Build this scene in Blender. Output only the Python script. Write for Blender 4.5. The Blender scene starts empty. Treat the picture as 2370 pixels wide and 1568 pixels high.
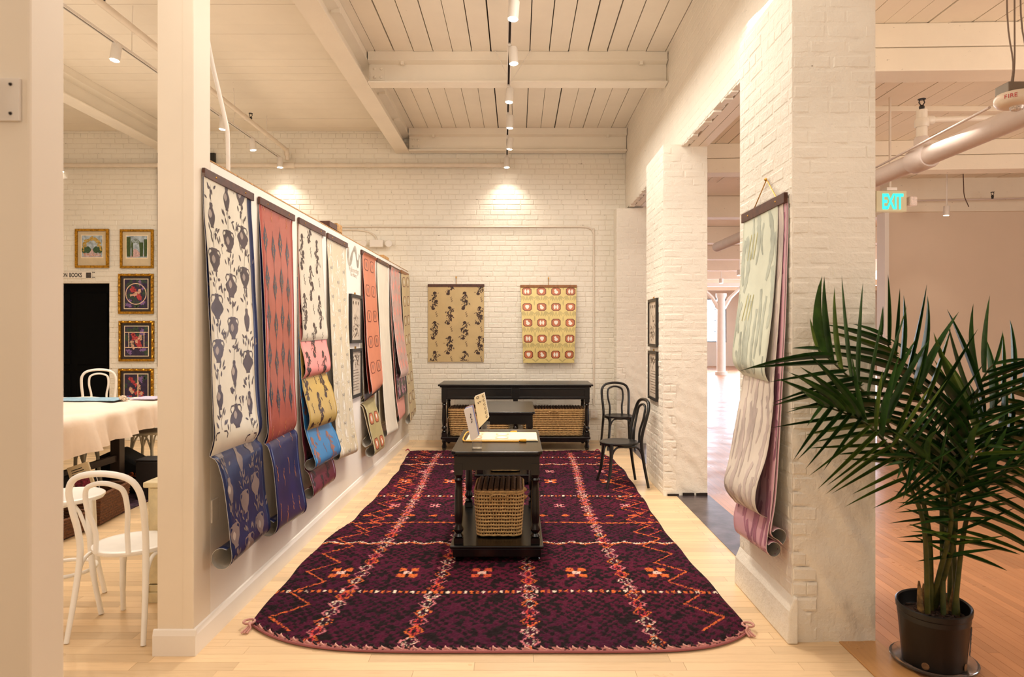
import bpy, bmesh, math, random
import numpy as np
from mathutils import Vector, Matrix
R_ = random.Random(7)
SC = bpy.context.scene
COL = SC.collection
F = 1580.0; CX = 1198.0; CY = 771.0; H = 1.6
PI = math.pi
def at(px, py, Y):                 # a point of the photograph at its real distance Y
    return Vector(((px-CX)*Y/F, Y, H-(py-CY)*Y/F))
def lin(c):
    r = []
    for v in c:
        v = v/255.0
        r.append(v/12.92 if v <= .04045 else ((v+.055)/1.055)**2.4)
    return tuple(r)
# ---------------------------------------------------------------- camera
cd = bpy.data.cameras.new('camera'); cam = bpy.data.objects.new('camera', cd); COL.objects.link(cam)
cam.location = (0, 0, H); cam.rotation_euler = (PI/2, 0, 0)
cd.sensor_width = 36; cd.lens = 36*F/2370
cd.shift_x = -(CX-1185)/2370; cd.shift_y = (CY-784)/2370
cd.clip_start = .05; cd.clip_end = 200
cd.dof.use_dof = True; cd.dof.focus_distance = 6.5; cd.dof.aperture_fstop = 4.5
SC.camera = cam
# ---------------------------------------------------------------- world, exposure
w = bpy.data.worlds.new('daylight'); SC.world = w; w.use_nodes = True
w.node_tree.nodes['Background'].inputs[0].default_value = (.80, .88, 1.0, 1)
w.node_tree.nodes['Background'].inputs[1].default_value = 6.0
vs = SC.view_settings; vs.view_transform = 'Standard'; vs.look = 'None'; vs.gamma = 1.0; vs.use_curve_mapping = False
vs.exposure = 0.02
SC.cycles.max_bounces = 8; SC.cycles.diffuse_bounces = 4; SC.cycles.use_adaptive_sampling = True; SC.cycles.adaptive_threshold = .025; SC.cycles.glossy_bounces = 4; SC.cycles.transmission_bounces = 6
SC.cycles.sample_clamp_indirect = 6; SC.cycles.caustics_reflective = False; SC.cycles.caustics_refractive = False
# ---------------------------------------------------------------- large lights
WARM = (1.0, .90, .77)
def area(name, loc, target, sx, sy, power, color):
    ld = bpy.data.lights.new(name, 'AREA'); ld.shape = 'RECTANGLE'; ld.size = sx; ld.size_y = sy
    ld.energy = power; ld.color = color
    o = bpy.data.objects.new(name, ld); COL.objects.link(o); o.location = loc
    d = Vector(target)-Vector(loc); o.rotation_euler = d.to_track_quat('-Z', 'Y').to_euler()
    return o
area('offscreen_fill', (0, -2.6, 2.3), (0, 4, 4.6), 5.0, 2.0, 66, WARM)  # added fill from behind the camera, no fixture there
area('offscreen_fill', (-5.2, .2, 2.8), (-4.6, 6.0, 4.4), 3.4, 1.6, 80, WARM)  # added fill for the left room, out of view
area('hall_fill', (6.8, 1.2, 2.2), (5.5, 9, 2.9), 4.0, 1.6, 190, (1.0, .90, .80))  # added fill that brightens the right room, no real lamp
area('overhead_fill', (0, 6.6, 4.0), (0, 6.6, 0), 2.2, 4.5, 92, (1.0, .96, .88))  # added soft fill from above the rug, no lamp hangs here
area('overhead_fill', (-.2, 1.9, 4.1), (-.1, 2.6, 0), 2.4, 2.0, 36, (1.0, .95, .88))  # extra overhead fill added for the foreground
area('overhead_fill', (-4.2, 6.2, 4.0), (-4.2, 6.2, 0), 2.4, 4.5, 100, (1.0, .96, .88))  # added overhead fill above the left room
area('side_fill', (1.0, 4.6, 4.2), (-1.6, 5.0, .7), .5, 4.5, 62, (1.0, .96, .90))  # added fill helping the track spots light the partition
area('side_fill', (-.9, 2.9, 4.2), (1.5, 3.9, .6), .5, 1.6, 15, (1.0, .96, .90))  # added fill towards the near pier
area('ceiling_bounce_fill', (0, 6.2, 2.9), (0, 6.2, 5), 2.4, 6.0, 17, (1.0, .92, .80))  # added uplight standing in for light bounced off the floor
area('ceiling_bounce_fill', (-4.2, 6.4, 3.0), (-4.2, 6.4, 5), 3.0, 5.0, 20, (1.0, .92, .80))  # added bounce fill for the left ceiling, no cove here
area('ceiling_bounce_fill', (4.6, 6.2, 2.5), (4.6, 6.2, 5), 3.0, 6.0, 17, (1.0, .88, .74))  # added bounce fill for the right hall ceiling
area('window_daylight', (9.5, 29, 2.6), (6.5, 12, .4), 12, 3.2, 1000, (.70, .82, 1.0))
area('window_daylight', (16.5, 18, 2.4), (5.0, 14, 1.0), 14, 3.0, 2000, (.68, .80, 1.0))  # added side daylight; windows on this side are unseen and not modelled
# ================================================================ materials
MATS = {}
class NT:
    def __init__(s, name):
        s.m = bpy.data.materials.new(name); s.m.use_nodes = True; s.t = s.m.node_tree
        s.b = s.t.nodes['Principled BSDF']; s.out = s.t.nodes['Material Output']
    def n(s, kind, **kw):
        nd = s.t.nodes.new(kind)
        for k, v in kw.items():
            if k in nd.inputs.keys(): nd.inputs[k].default_value = v
            else: setattr(nd, k, v)
        return nd
    def l(s, a, b): s.t.links.new(a, b)
    def pos(s, scale=(1, 1, 1), swap=False):
        g = s.n('ShaderNodeNewGeometry')
        mp = s.n('ShaderNodeMapping'); mp.inputs['Scale'].default_value = scale
        if swap: mp.inputs['Rotation'].default_value = (0, 0, PI/2)
        s.l(g.outputs['Position'], mp.inputs['Vector']); return mp.outputs[0]
    def noise(s, vec, scale, detail=4, rough=.6):
        nd = s.n('ShaderNodeTexNoise'); nd.inputs['Scale'].default_value = scale
        nd.inputs['Detail'].default_value = detail; nd.inputs['Roughness'].default_value = rough
        s.l(vec, nd.inputs['Vector']); return nd.outputs['Fac']
    def ramp(s, fac, stops):
        r = s.n('ShaderNodeValToRGB'); e = r.color_ramp.elements
        while len(e) < len(stops): e.new(.5)
        for k, (p, c) in enumerate(stops):
            e[k].position = p; e[k].color = (c[0], c[1], c[2], 1)
        s.l(fac, r.inputs[0]); return r.outputs[0]
    def mix(s, fac, a, b, mode='MIX'):
        m = s.n('ShaderNodeMix', data_type='RGBA', blend_type=mode)
        for sock, v in ((m.inputs[0], fac), (m.inputs[6], a), (m.inputs[7], b)):
            if isinstance(v, (int, float)): sock.default_value = v
            elif isinstance(v, tuple): sock.default_value = (v[0], v[1], v[2], 1)
            else: s.l(v, sock)
        return m.outputs[2]
    def bump(s, h, strength, dist=.01):
        b = s.n('ShaderNodeBump'); b.inputs['Strength'].default_value = strength; b.inputs['Distance'].default_value = dist
        s.l(h, b.inputs['Height']); s.l(b.outputs[0], s.b.inputs['Normal'])
    def set(s, col=None, rough=None, metal=None, spec=None):
        if col is not None:
            if isinstance(col, tuple): s.b.inputs['Base Color'].default_value = (*col, 1)
            else: s.l(col, s.b.inputs['Base Color'])
        if rough is not None: s.b.inputs['Roughness'].default_value = rough
        if metal is not None: s.b.inputs['Metallic'].default_value = metal
        if spec is not None: s.b.inputs['Specular IOR Level'].default_value = spec
        return s
def simple(name, rgb, rough=.5, metal=0, var=.06, nscale=8, bump=0, bscale=60, spec=None, coat=0):
    if name in MATS: return MATS[name]
    t = NT(name); c = lin(rgb); v = t.pos()
    f = t.noise(v, nscale)
    dk = tuple(max(0, x*(1-2*var)) for x in c); lt = tuple(min(1, x*(1+var)) for x in c)
    t.set(t.ramp(f, [(.3, dk), (.7, lt)]), rough, metal, spec)
    if bump: t.bump(t.noise(v, bscale, 3), bump, .004)
    if coat: t.b.inputs['Coat Weight'].default_value = coat
    MATS[name] = t.m; return t.m
def paint(name, rgb, spot=0.0, lump=.35, lscale=9, rough=.55):
    t = NT(name); c = lin(rgb); v = t.pos()
    f = t.noise(v, 1.3, 5); base = t.ramp(f, [(.3, tuple(x*.94 for x in c)), (.7, tuple(min(1, x*1.03) for x in c))])
    if spot:
        f2 = t.noise(t.pos((1, 1, 2.5)), 16, 5, .7)
        dk = t.ramp(f2, [(0.0, (1, 1, 1)), (spot, (1, 1, 1)), (spot+.035, (.22, .17, .13))])
        base = t.mix(1.0, base, dk, 'MULTIPLY')
    t.set(base, rough, spec=.3)
    a = t.noise(v, lscale, 5, .65); b = t.noise(v, 70, 3)
    m = t.n('ShaderNodeMath', operation='MULTIPLY_ADD'); t.l(b, m.inputs[0]); m.inputs[1].default_value = .12; t.l(a, m.inputs[2])
    t.bump(m.outputs[0], lump, .03)
    return t.m
PAINT = (236, 228, 213)
M_brick = paint('painted_brick', PAINT, .715, .35, 14)
M_joint = paint('painted_mortar', (230, 220, 204), .635, .35, 20)
M_pier = paint('painted_pier_brick', PAINT, .70, .5, 8)
M_lintel = paint('painted_wall_render', (234, 224, 208), .69, .3, 12)
M_wood = paint('painted_ceiling_boards', (240, 230, 214), .72, .08, 4)
M_steel = paint('painted_steel', (240, 230, 214), 0, .06, 20, .42)
M_dry = simple('partition_paint', (238, 229, 218), .5, var=.015, nscale=2, bump=.05, bscale=300)
M_post = simple('post_paint', (232, 218, 198), .5, var=.015, nscale=2, bump=.05, bscale=200)
M_dark = simple('dark_gap', (38, 26, 18), .9)
M_tan = simple('right_room_paint', (222, 200, 176), .6, var=.02, nscale=1)
M_timber = paint('painted_timber', (236, 222, 200), .68, .15, 5)
def floor_mat(name, base, swap, bw, rh, rndobj=False, rough=.33, tone_var=.12):
    t = NT(name); c = lin(base)
    if rndobj:
        oi = t.n('ShaderNodeObjectInfo'); fr = oi.outputs['Random']
        v = t.pos()
    else:
        v = t.pos((1, 1, 1), swap)
        br = t.n('ShaderNodeTexBrick'); br.offset = .37; br.offset_frequency = 2; br.squash = 1
        br.inputs['Color1'].default_value = (0, 0, 0, 1); br.inputs['Color2'].default_value = (1, 1, 1, 1)
        br.inputs['Mortar'].default_value = (.5, .5, .5, 1); br.inputs['Scale'].default_value = 1
        br.inputs['Brick Width'].default_value = bw; br.inputs['Row Height'].default_value = rh
        br.inputs['Mortar Size'].default_value = .0012; br.inputs['Bias'].default_value = 0
        t.l(v, br.inputs['Vector']); fr = br.outputs['Color']
    colr = t.ramp(fr, [(0, tuple(x*(1-tone_var*1.6) for x in c)), (.35, tuple(x*.97 for x in c)), (.65, c), (1, tuple(min(1, x*(1+tone_var)) for x in c))])  # tone differs at random from board to board
    gs = (2.2, 34, 34) if not swap else (34, 2.2, 34)
    g = t.noise(t.pos(gs), 1.6, 6, .7)
    grain = t.ramp(g, [(.25, (.80, .74, .66)), (.5, (1, 1, 1)), (.8, (1.0, .97, .93))])
    colr = t.mix(.75, colr, grain, 'MULTIPLY')
    if not rndobj:
        colr = t.mix(br.outputs['Fac'], colr, tuple(x*.42 for x in c))
    t.set(colr, rough, spec=.5)
    rr = t.ramp(t.noise(t.pos(), 2.4), [(.3, (rough*.8,)*3), (.7, (min(1, rough*1.35),)*3)]); t.l(rr, t.b.inputs['Roughness'])
    t.bump(g, .04, .003)
    return t.m
M_maple = floor_mat('maple_floor', (228, 196, 154), False, .74, .083)
M_maple_s = floor_mat('maple_strip', (228, 196, 154), False, 0, 0, True)
M_red = floor_mat('old_pine_floor', (196, 138, 96), True, 1.4, .06, rough=.3)
M_red_s = floor_mat('old_pine_board', (196, 138, 96), True, 0, 0, True, rough=.3)
M_black = simple('black_lacquer', (9, 7, 6), .27, var=.15, nscale=20, bump=.06, bscale=40, spec=.5)
M_blackc = simple('black_chair_paint', (18, 16, 15), .35, var=.1)
M_white = simple('white_chair_paint', (250, 246, 240), .35, var=.02)
M_walnut = simple('walnut_bar', (84, 46, 30), .45, var=.25, nscale=30)
M_oak = simple('oak_bar', (150, 96, 50), .45, var=.2, nscale=30)
M_brass = simple('brass', (200, 150, 70), .3, 1.0)
M_gold = simple('gilt_frame', (196, 146, 52), .33, 1.0, var=.3, nscale=40, bump=.3, bscale=50)
M_frame = simple('black_frame', (26, 22, 20), .4)
M_pipe = simple('pipe_paint', (224, 210, 192), .45, var=.03)
M_pipe2 = simple('grey_pipe_paint', (206, 188, 176), .65, var=.03)
M_head = simple('sprinkler_black', (30, 22, 18), .5)
M_trackw = simple('white_metal', (226, 216, 204), .4, var=.02)
M_palm = None
def leafmat(name, c1, c2):
    t = NT(name); v = t.pos()
    t.set(t.ramp(t.noise(v, 14), [(.3, lin(c1)), (.7, lin(c2))]), .58, spec=.3)
    t.b.inputs['Subsurface Weight'].default_value = 0
    return t.m
M_leaf = leafmat('palm_leaf', (30, 58, 22), (62, 98, 36))
M_leaf2 = leafmat('palm_leaf_light', (64, 92, 32), (104, 126, 44))
M_stem = leafmat('palm_stem', (44, 54, 20), (84, 80, 32))
M_straw = simple('palm_leaf_weave', (206, 166, 108), .7, var=.22, nscale=60, bump=.5, bscale=160)
M_strawd = simple('basket_lid_weave', (126, 88, 54), .7, var=.25, nscale=50, bump=.5, bscale=160)
M_inner = simple('basket_inner_dark', (70, 44, 26), .9)
M_wicker = simple('brown_wicker', (110, 66, 34), .7, var=.35, nscale=60, bump=.7, bscale=120)
M_paperback = simple('paper_back', (226, 218, 206), .6, var=.02)
def glow(name, rgb, s):
    t = NT(name); t.set((.8, .8, .8) if s > 5 else (.01, .12, .09)); t.b.inputs['Emission Color'].default_value = (*rgb, 1); t.b.inputs['Emission Strength'].default_value = s
    return t.m
M_lamp = glow('lamp_face', (1, .93, .8), 30)
M_exitg = glow('exit_letters', lin((40, 250, 205)), 1.6)
def paper(name, rgb, rough=.38, var=.05, metal=0.0):
    t = NT(name); c = lin(rgb); v = t.pos()
    t.set(t.ramp(t.noise(v, 5, 6), [(.3, tuple(x*(1-var*2) for x in c)), (.7, tuple(min(1, x*(1+var)) for x in c))]), rough, metal, .5)
    t.bump(t.noise(v, 260, 2), .08, .001)
    return t.m
def vcol(name, rough=.8, bump=0):
    t = NT(name); a = t.n('ShaderNodeVertexColor'); a.layer_name = 'col'
    t.set(a.outputs['Color'], rough, spec=.2)
    if bump: t.bump(t.noise(t.pos(), 220, 3), bump, .006)
    return t.m
M_glass = NT('clear_acrylic'); M_glass.set((.97, .95, .93), .05); M_glass.b.inputs['Transmission Weight'].default_value = .92; M_glass.b.inputs['IOR'].default_value = 1.3; M_glass = M_glass.m
M_pane = NT('window_glass'); M_pane.set((.97, .98, 1), 0.0); M_pane.b.inputs['Transmission Weight'].default_value = 1.0; M_pane.b.inputs['IOR'].default_value = 1.02; M_pane = M_pane.m
# ================================================================ mesh builder
class MB:
    def __init__(s): s.v = []; s.f = []
    def box(s, x0, y0, z0, x1, y1, z1):
        n = len(s.v)
        s.v += [(x0,y0,z0),(x1,y0,z0),(x1,y1,z0),(x0,y1,z0),(x0,y0,z1),(x1,y0,z1),(x1,y1,z1),(x0,y1,z1)]
        s.f += [(n,n+3,n+2,n+1),(n+4,n+5,n+6,n+7),(n,n+1,n+5,n+4),(n+1,n+2,n+6,n+5),(n+2,n+3,n+7,n+6),(n+3,n,n+4,n+7)]
        return s
    def prism(s, poly, z0, z1, axis='z'):     # convex outline extruded along an axis
        n = len(s.v); k = len(poly)
        def P(a, b, c): return {'z': (a, b, c), 'y': (a, c, b), 'x': (c, a, b)}[axis]
        s.v += [P(a, b, z0) for a, b in poly]+[P(a, b, z1) for a, b in poly]
        s.f += [tuple(n+i for i in range(k))[::-1], tuple(n+k+i for i in range(k))]
        s.f += [(n+i, n+(i+1) % k, n+k+(i+1) % k, n+k+i) for i in range(k)]
        return s
    def tube(s, pts, r, seg=8, closed=False, cap=True):
        pts = [Vector(p) for p in pts]; m = len(pts)
        rr = r if isinstance(r, (list, tuple)) else [r]*m
        n0 = len(s.v); ref = None
        for i, p in enumerate(pts):
            if closed: d = pts[(i+1) % m]-pts[i-1]
            else: d = pts[min(i+1, m-1)]-pts[max(i-1, 0)]
            if d.length < 1e-9: d = Vector((0, 0, 1))
            d.normalize()
            if ref is None:
                ref = d.cross(Vector((0, 0, 1)))
                if ref.length < .1: ref = d.cross(Vector((1, 0, 0)))
            ref = (ref-d*ref.dot(d))
            if ref.length < 1e-6: ref = d.orthogonal()
            ref.normalize(); b = d.cross(ref)
            for k in range(seg):
                a = 2*PI*k/seg; q = p+(ref*math.cos(a)+b*math.sin(a))*rr[i]; s.v.append(tuple(q))
        rings = m if closed else m-1
        for i in range(rings):
            j = (i+1) % m
            for k in range(seg):
                k2 = (k+1) % seg
                s.f.append((n0+i*seg+k, n0+i*seg+k2, n0+j*seg+k2, n0+j*seg+k))
        if cap and not closed:
            s.f.append(tuple(n0+k for k in range(seg))[::-1]); s.f.append(tuple(n0+(m-1)*seg+k for k in range(seg)))
        return s
    def lathe(s, prof, c=(0, 0, 0), seg=20, axis='z', sq=None):
        n0 = len(s.v)
        for (r, z) in prof:
            for k in range(seg):
                a = 2*PI*k/seg; x, y = r*math.cos(a), r*math.sin(a)
                q = {'z': (x, y, z), 'y': (x, z, y), 'x': (z, x, y)}[axis]
                s.v.append((c[0]+q[0], c[1]+q[1], c[2]+q[2]))
        for i in range(len(prof)-1):
            for k in range(seg):
                k2 = (k+1) % seg
                s.f.append((n0+i*seg+k, n0+i*seg+k2, n0+(i+1)*seg+k2, n0+(i+1)*seg+k))
        s.f.append(tuple(n0+k for k in range(seg))[::-1]); m = len(prof)-1
        s.f.append(tuple(n0+m*seg+k for k in range(seg)))
        return s
    def grid(s, P, double=False):            # P: 2-d list of points
        n0 = len(s.v); a = len(P); b = len(P[0])
        for row in P:
            for p in row: s.v.append(tuple(p))
        for i in range(a-1):
            for j in range(b-1):
                s.f.append((n0+i*b+j, n0+i*b+j+1, n0+(i+1)*b+j+1, n0+(i+1)*b+j))
        return s
    def build(s, name, mat, parent=None, smooth=False, bevel=0):
        me = bpy.data.meshes.new(name); me.from_pydata(s.v, [], s.f); me.update()
        if smooth:
            me.polygons.foreach_set('use_smooth', [True]*len(me.polygons))
        if isinstance(mat, (list, tuple)):
            for q in mat: me.materials.append(q)
        elif mat: me.materials.append(mat)
        o = bpy.data.objects.new(name, me); COL.objects.link(o)
        if parent is not None: o.parent = parent
        if bevel:
            b = o.modifiers.new('bevel', 'BEVEL'); b.width = bevel; b.segments = 2; b.limit_method = 'ANGLE'; b.angle_limit = .6
        if smooth == 'auto' or (smooth and bevel == 0 and smooth == 2):
            pass
        return o
def soft(o, ang=35):
    me = o.data
    me.polygons.foreach_set('use_smooth', [True]*len(me.polygons))
    try: me.set_sharp_from_angle(angle=math.radians(ang))
    except Exception: pass
    return o
def tag(o, label=None, cat=None, group=None, kind=None):
    if label: o['label'] = label
    if cat: o['category'] = cat
    if group: o['group'] = group
    if kind: o['kind'] = kind
    return o
def thing(name, label, cat, loc=(0, 0, 0), rz=0, group=None):
    o = bpy.data.objects.new(name, None); COL.objects.link(o); o.location = loc; o.rotation_euler = (0, 0, rz)
    o.empty_display_size = .05
    return tag(o, label, cat, group)
def struct(o, label=None): 
    o['kind'] = 'structure'
    if label: o['label'] = label
    return o
def copy_tree(o, parent=None):
    c = o.copy(); COL.objects.link(c)
    if parent is not None: c.parent = parent
    for ch in list(o.children): copy_tree(ch, c)
    return c
def cr(pts, n):                     # Catmull-Rom through points
    P = [Vector(p) for p in pts]; P = [P[0]*2-P[1]]+P+[P[-1]*2-P[-2]]
    out = []
    for i in range(1, len(P)-2):
        for k in range(n):
            t = k/n; a, b, c, d = P[i-1], P[i], P[i+1], P[i+2]
            out.append(.5*((2*b)+(c-a)*t+(2*a-5*b+4*c-d)*t*t+(3*b-a-3*c+d)*t**3))
    out.append(P[-2]); return out
def resample(pts, n):
    L = [0]
    for i in range(1, len(pts)): L.append(L[-1]+(pts[i]-pts[i-1]).length)
    T = L[-1]; out = []; j = 0
    for k in range(n):
        t = T*k/(n-1)
        while j < len(L)-2 and L[j+1] < t: j += 1
        seg = L[j+1]-L[j]; f = (t-L[j])/seg if seg > 0 else 0
        out.append(pts[j].lerp(pts[j+1], min(1, f)))
    return out, T
# ================================================================ painted brick faces
def brick_variants(pro, inset, name, mat, L, C):
    out = []
    for k in range(6):
        r = random.Random(k*31+5); v = []
        g = .0035
        for (a, b) in ((g, g), (L-g, g), (L-g, C-g), (g, C-g)):
            v.append((a+r.uniform(-.001, .001), 0, b+r.uniform(-.001, .001)))
        for (a, b) in ((inset+g, inset+g), (L-inset-g, inset+g), (L-inset-g, C-inset-g), (inset+g, C-inset-g)):
            v.append((a+r.uniform(-.003, .003), -(pro+r.uniform(-pro*.35, pro*.35)), b+r.uniform(-.002, .002)))
        me = bpy.data.meshes.new('brick'); me.from_pydata(v, [], [(4, 5, 6, 7), (0, 1, 5, 4), (1, 2, 6, 5), (2, 3, 7, 6), (3, 0, 4, 7)])
        me.materials.append(mat); out.append(me)
    return out
def bricks(parent, O, rz, W, Ht, mat, C=.0762, L=.205, pro=.006, inset=.005, holes=(), limit=300, prio=None, seed=1, hb=None, label_rest='brick_courses'):
    """brick face on a plane through O; u runs along rotation rz, bricks stand proud towards local -y"""
    r = random.Random(seed); rot = Matrix.Rotation(rz, 4, 'Z'); base = Matrix.Translation(O) @ rot
    cells = []; row = 0; z = 0.0
    while z < Ht-.02:
        h = min(C, Ht-z); u = -L*(.5 if row % 2 else 0)-(r.random()*.03)
        head = (row % 6 == 5)
        while u < W:
            ln = (L*.5 if head else L)*r.uniform(.94, 1.06)
            a, b = max(u, 0), min(u+ln, W); u += ln
            if b-a < .02: continue
            if any(a < hx1 and b > hx0 and z < hz1 and z+h > hz0 for hx0, hz0, hx1, hz1 in holes): 
                ok = False
                for hx0, hz0, hx1, hz1 in holes:
                    if z < hz1-.03 and z+h > hz0+.03:
                        if a < hx0 < b and hx0-a > .03: b = hx0; ok = True
                        elif a < hx1 < b and b-hx1 > .03: a = hx1; ok = True
                        elif not (a < hx1 and b > hx0): ok = ok or False
                    else: ok = True
                if not ok: continue
                if any(a+.001 < hx1 and b-.001 > hx0 and z+.03 < hz1 and z+h-.03 > hz0 for hx0, hz0, hx1, hz1 in holes): continue
            cells.append((a, z, b-a, h))
        z += h; row += 1
    if prio: cells.sort(key=prio)
    key = (mat.name, pro); 
    if key not in bricks.cache: bricks.cache[key] = brick_variants(pro, inset, 'brick', mat, L, C)
    V = bricks.cache[key]
    rest = MB()
    for i, (a, z, ln, h) in enumerate(cells):
        me = V[r.randrange(6)]
        tilt = r.uniform(-.004, .004)
        m = base @ Matrix.Translation((a, 0, z)) @ Matrix.Rotation(tilt, 4, 'Y') @ Matrix.Diagonal((ln/L, r.uniform(.75, 1.25), h/C, 1))
        if i < limit:
            o = bpy.data.objects.new('brick', me); COL.objects.link(o); o.parent = parent; o.matrix_basis = m
        else:
            n = len(rest.v)
            for vv in me.vertices: rest.v.append(tuple(m @ vv.co))
            for p in me.polygons: rest.f.append(tuple(n+q for q in p.vertices))
    if rest.v:
        o = rest.build(label_rest, mat, parent); o['kind'] = 'stuff'
bricks.cache = {}
# ================================================================ shell
XW = -1.609          # face of the hanging partition
YB = 10.15           # brick wall at the back
XR = 1.606           # face of the wall over the openings
ZC = 4.60            # shop ceiling
ZR = 3.85            # ceiling of the room on the right
struct(MB().box(-10, -5, -.3, 35, 37, -.05).build('floor_light_block', M_dark), 'unseen dark slab added under the floor boards to block light')  # added to stop world light leaking through floor gaps
# floor ----------------------------------------------------------
fl = struct(MB().box(-9, 4.56, -.02, 1.56, YB, 0).build('floor', M_maple), 'pale maple strip floor')
MB().box(-9, -4.5, -.03, 1.66, 4.56, -.012).build('subfloor', M_dark, fl)
MB().box(-9, -4.5, -.012, 1.66, 2.9, 0).build('strip_field', M_maple, fl)['kind'] = 'stuff'
r = random.Random(3); n = 0
y = 2.9
while y < 4.555:
    wd = .083; x = -3.6-r.random()*.6
    while x < 1.66:
        ln = r.uniform(.45, 1.15); x1 = min(x+ln, 1.66)
        if 1.66-x1 < .12: x1 = 1.66; ln = 9
        if x1-x > .05:
            o = MB().box(x+.0006, y+.0006, -.012, x1-.0006, y+wd-.0006, -.0004*r.random()).build('floor_strip', M_maple_s, fl)
        x = x1+.0001
    y += wd
MB().box(-9, 2.9, -.012, -4.2, 4.56, -.0005).build('strip_field', M_maple, fl)['kind'] = 'stuff'
fr = struct(MB().box(1.87, 5.6, -.02, 34, 36, 0).build('floor_right', M_red), 'reddish old pine floor of the right hall')
MB().box(1.87, -4.5, -.03, 34, 5.6, -.012).build('subfloor', M_dark, fr)
MB().box(1.87, -4.5, -.012, 34, 2.9, 0).build('board_field', M_red, fr)['kind'] = 'stuff'
MB().box(5.0, 2.9, -.012, 34, 5.6, 0).build('board_field', M_red, fr)['kind'] = 'stuff'
x = 1.87
while x < 4.999:
    y = 2.9-r.random()*.8
    while y < 5.6:
        y1 = min(y+r.uniform(.9, 1.9), 5.6)
        if y1-max(y, 2.9) > .05:
            MB().box(x+.0008, max(y, 2.9)+.0006, -.012, min(x+.06, 5.0)-.0008, y1-.0006, -.0004*r.random()).build('floor_board', M_red_s, fr)
        y = y1
    x += .06
M_sill = floor_mat('oak_threshold', (204, 150, 92), True, 0, 0, True)
th = MB().box(1.661, 1.0, -.012, 1.868, 3.56, .006).build('threshold_board', M_sill, fl, bevel=.004)
MB().box(1.66, -4.5, -.012, 1.87, 1.0, .004).build('threshold_board', M_sill, fl)
M_plate = simple('worn_metal_plate', (112, 102, 104), .34, .65, var=.3, nscale=5)
MB().box(1.56, 4.38, -.02, 1.88, 6.72, .004).build('threshold_plate', M_plate, fl)
MB().box(1.56, 7.5, -.02, 1.88, 9.9, .003).build('threshold_plate', M_plate, fl)
# back wall ------------------------------------------------------
wb = MB().box(-9, YB, 0, -5.85-.0, YB+.25, ZC).box(-5.85, YB, 2.36, -5.95+.001, YB+.25, ZC)
wb = MB()
DX0, DX1, DZ = -7.3, -6.07, 2.34
wb.box(-9, YB, 0, DX0, YB+.25, ZC); wb.box(DX0, YB, DZ, DX1, YB+.25, ZC); wb.box(DX1, YB, 0, 1.87, YB+.25, ZC)
wb = struct(wb.build('wall_back', M_joint), 'white painted brick back wall')
bricks(wb, (-8.0, YB, 0), 0, 8.0+XR, ZC, M_brick, limit=300, seed=11, pro=.0052,
       holes=((DX0+8.0, 0, DX1+8.0, DZ),), prio=lambda c: (c[0]-7.9)**2+(c[1]-2.1)**2*1.3)
dr = struct(MB().box(DX0-.02, YB+.12, 0, DX1+.02, YB+.16, DZ+.02).build('door_1', simple('black_door', (3, 3, 3), .8, var=.3, spec=.1)), 'black door')
for zz0, zz1 in ((.15, 1.0), (1.12, 2.2)):
    for xx in (DX0+.12, (DX0+DX1)/2+.06):
        MB().box(xx, YB+.105, zz0, xx+.46, YB+.125, zz1).build('door_panel', MATS['black_door'], dr, bevel=.008)
# left and hidden walls -----------------------------------------
struct(MB().box(-9.2, -4.5, 0, -9, YB+.2, ZC).build('wall_left', M_dry))
struct(MB().box(-9.2, -4.7, 0, 34, -4.5, ZC).build('wall_front', M_dry))
# ceiling: centre and left ---------------------------------------
cl = struct(MB().box(-9, -4.5, ZC+.03, 1.87, YB+.2, ZC+.2).build('ceiling', M_dark), 'painted board ceiling')
MB().box(-1.7, -4.5, ZC, XR, 4.3, ZC+.03).build('board_field', M_wood, cl)['kind'] = 'stuff'
MB().box(-9, -4.5, ZC, -1.75, 5.6, ZC+.03).build('board_field', M_wood, cl)['kind'] = 'stuff'
for (ya, yb) in ((4.3, 7.24), (7.24, YB)):
    x = -1.72+r.random()*.03
    while x < XR+.05:
        g = r.choice((.006, .009, .014, .010))
        MB().box(x, ya+.002, ZC-r.random()*.006, min(x+.206-g, XR+.2), yb-.002, ZC+.03).build('ceiling_board', M_wood, cl)
        x += .206
for (xa, xb) in ((-5.15, -1.75), (-9, -5.15)):
    y = 5.6
    while y < YB:
        g = r.choice((.002, .003, .005))
        MB().box(xa+.002, y, ZC-r.random()*.004, xb-.002, min(y+.208-g, YB+.02), ZC+.03).build('ceiling_board', M_wood, cl)
        y += .208
# steel beams ----------------------------------------------------
def ibeam(name, x0, y0, x1, y1, fw, label, sleeper=True, zb=4.265, zt=4.60):
    L = math.hypot(x1-x0, y1-y0)
    t = thing(name, label, 'beam', ((x0+x1)/2, (y0+y1)/2, zb), math.atan2(y1-y0, x1-x0))
    h = L/2; st = .085 if sleeper else 0; top = zt-zb-st
    soft(MB().prism([(-fw/2, 0), (fw/2, 0), (fw/2, .016), (.012, .034), (-.012, .034), (-fw/2, .016)], -h, h, 'x').build('bottom_flange', M_steel, t), 20)
    MB().box(-h, -.008, .03, h, .008, top-.02).build('web', M_steel, t)
    soft(MB().prism([(-fw/2, top), (fw/2, top), (fw/2, top-.014), (.012, top-.032), (-.012, top-.032), (-fw/2, top-.014)], -h, h, 'x').build('top_flange', M_steel, t), 20)
    if sleeper: MB().box(-h, -fw*.46, top+.001, h, fw*.46, top+st-.004).build('wood_sleeper', M_wood, t)
    return t
b1 = ibeam('steel_beam', -1.594, 7.34, XR-.01, 7.34, .17, 'white painted steel cross beam nearer the camera, over the long rug')
b2 = ibeam('steel_beam', -1.594, 10.04, XR-.01, 10.04, .15, 'white painted steel cross beam tight against the back brick wall')
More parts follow.
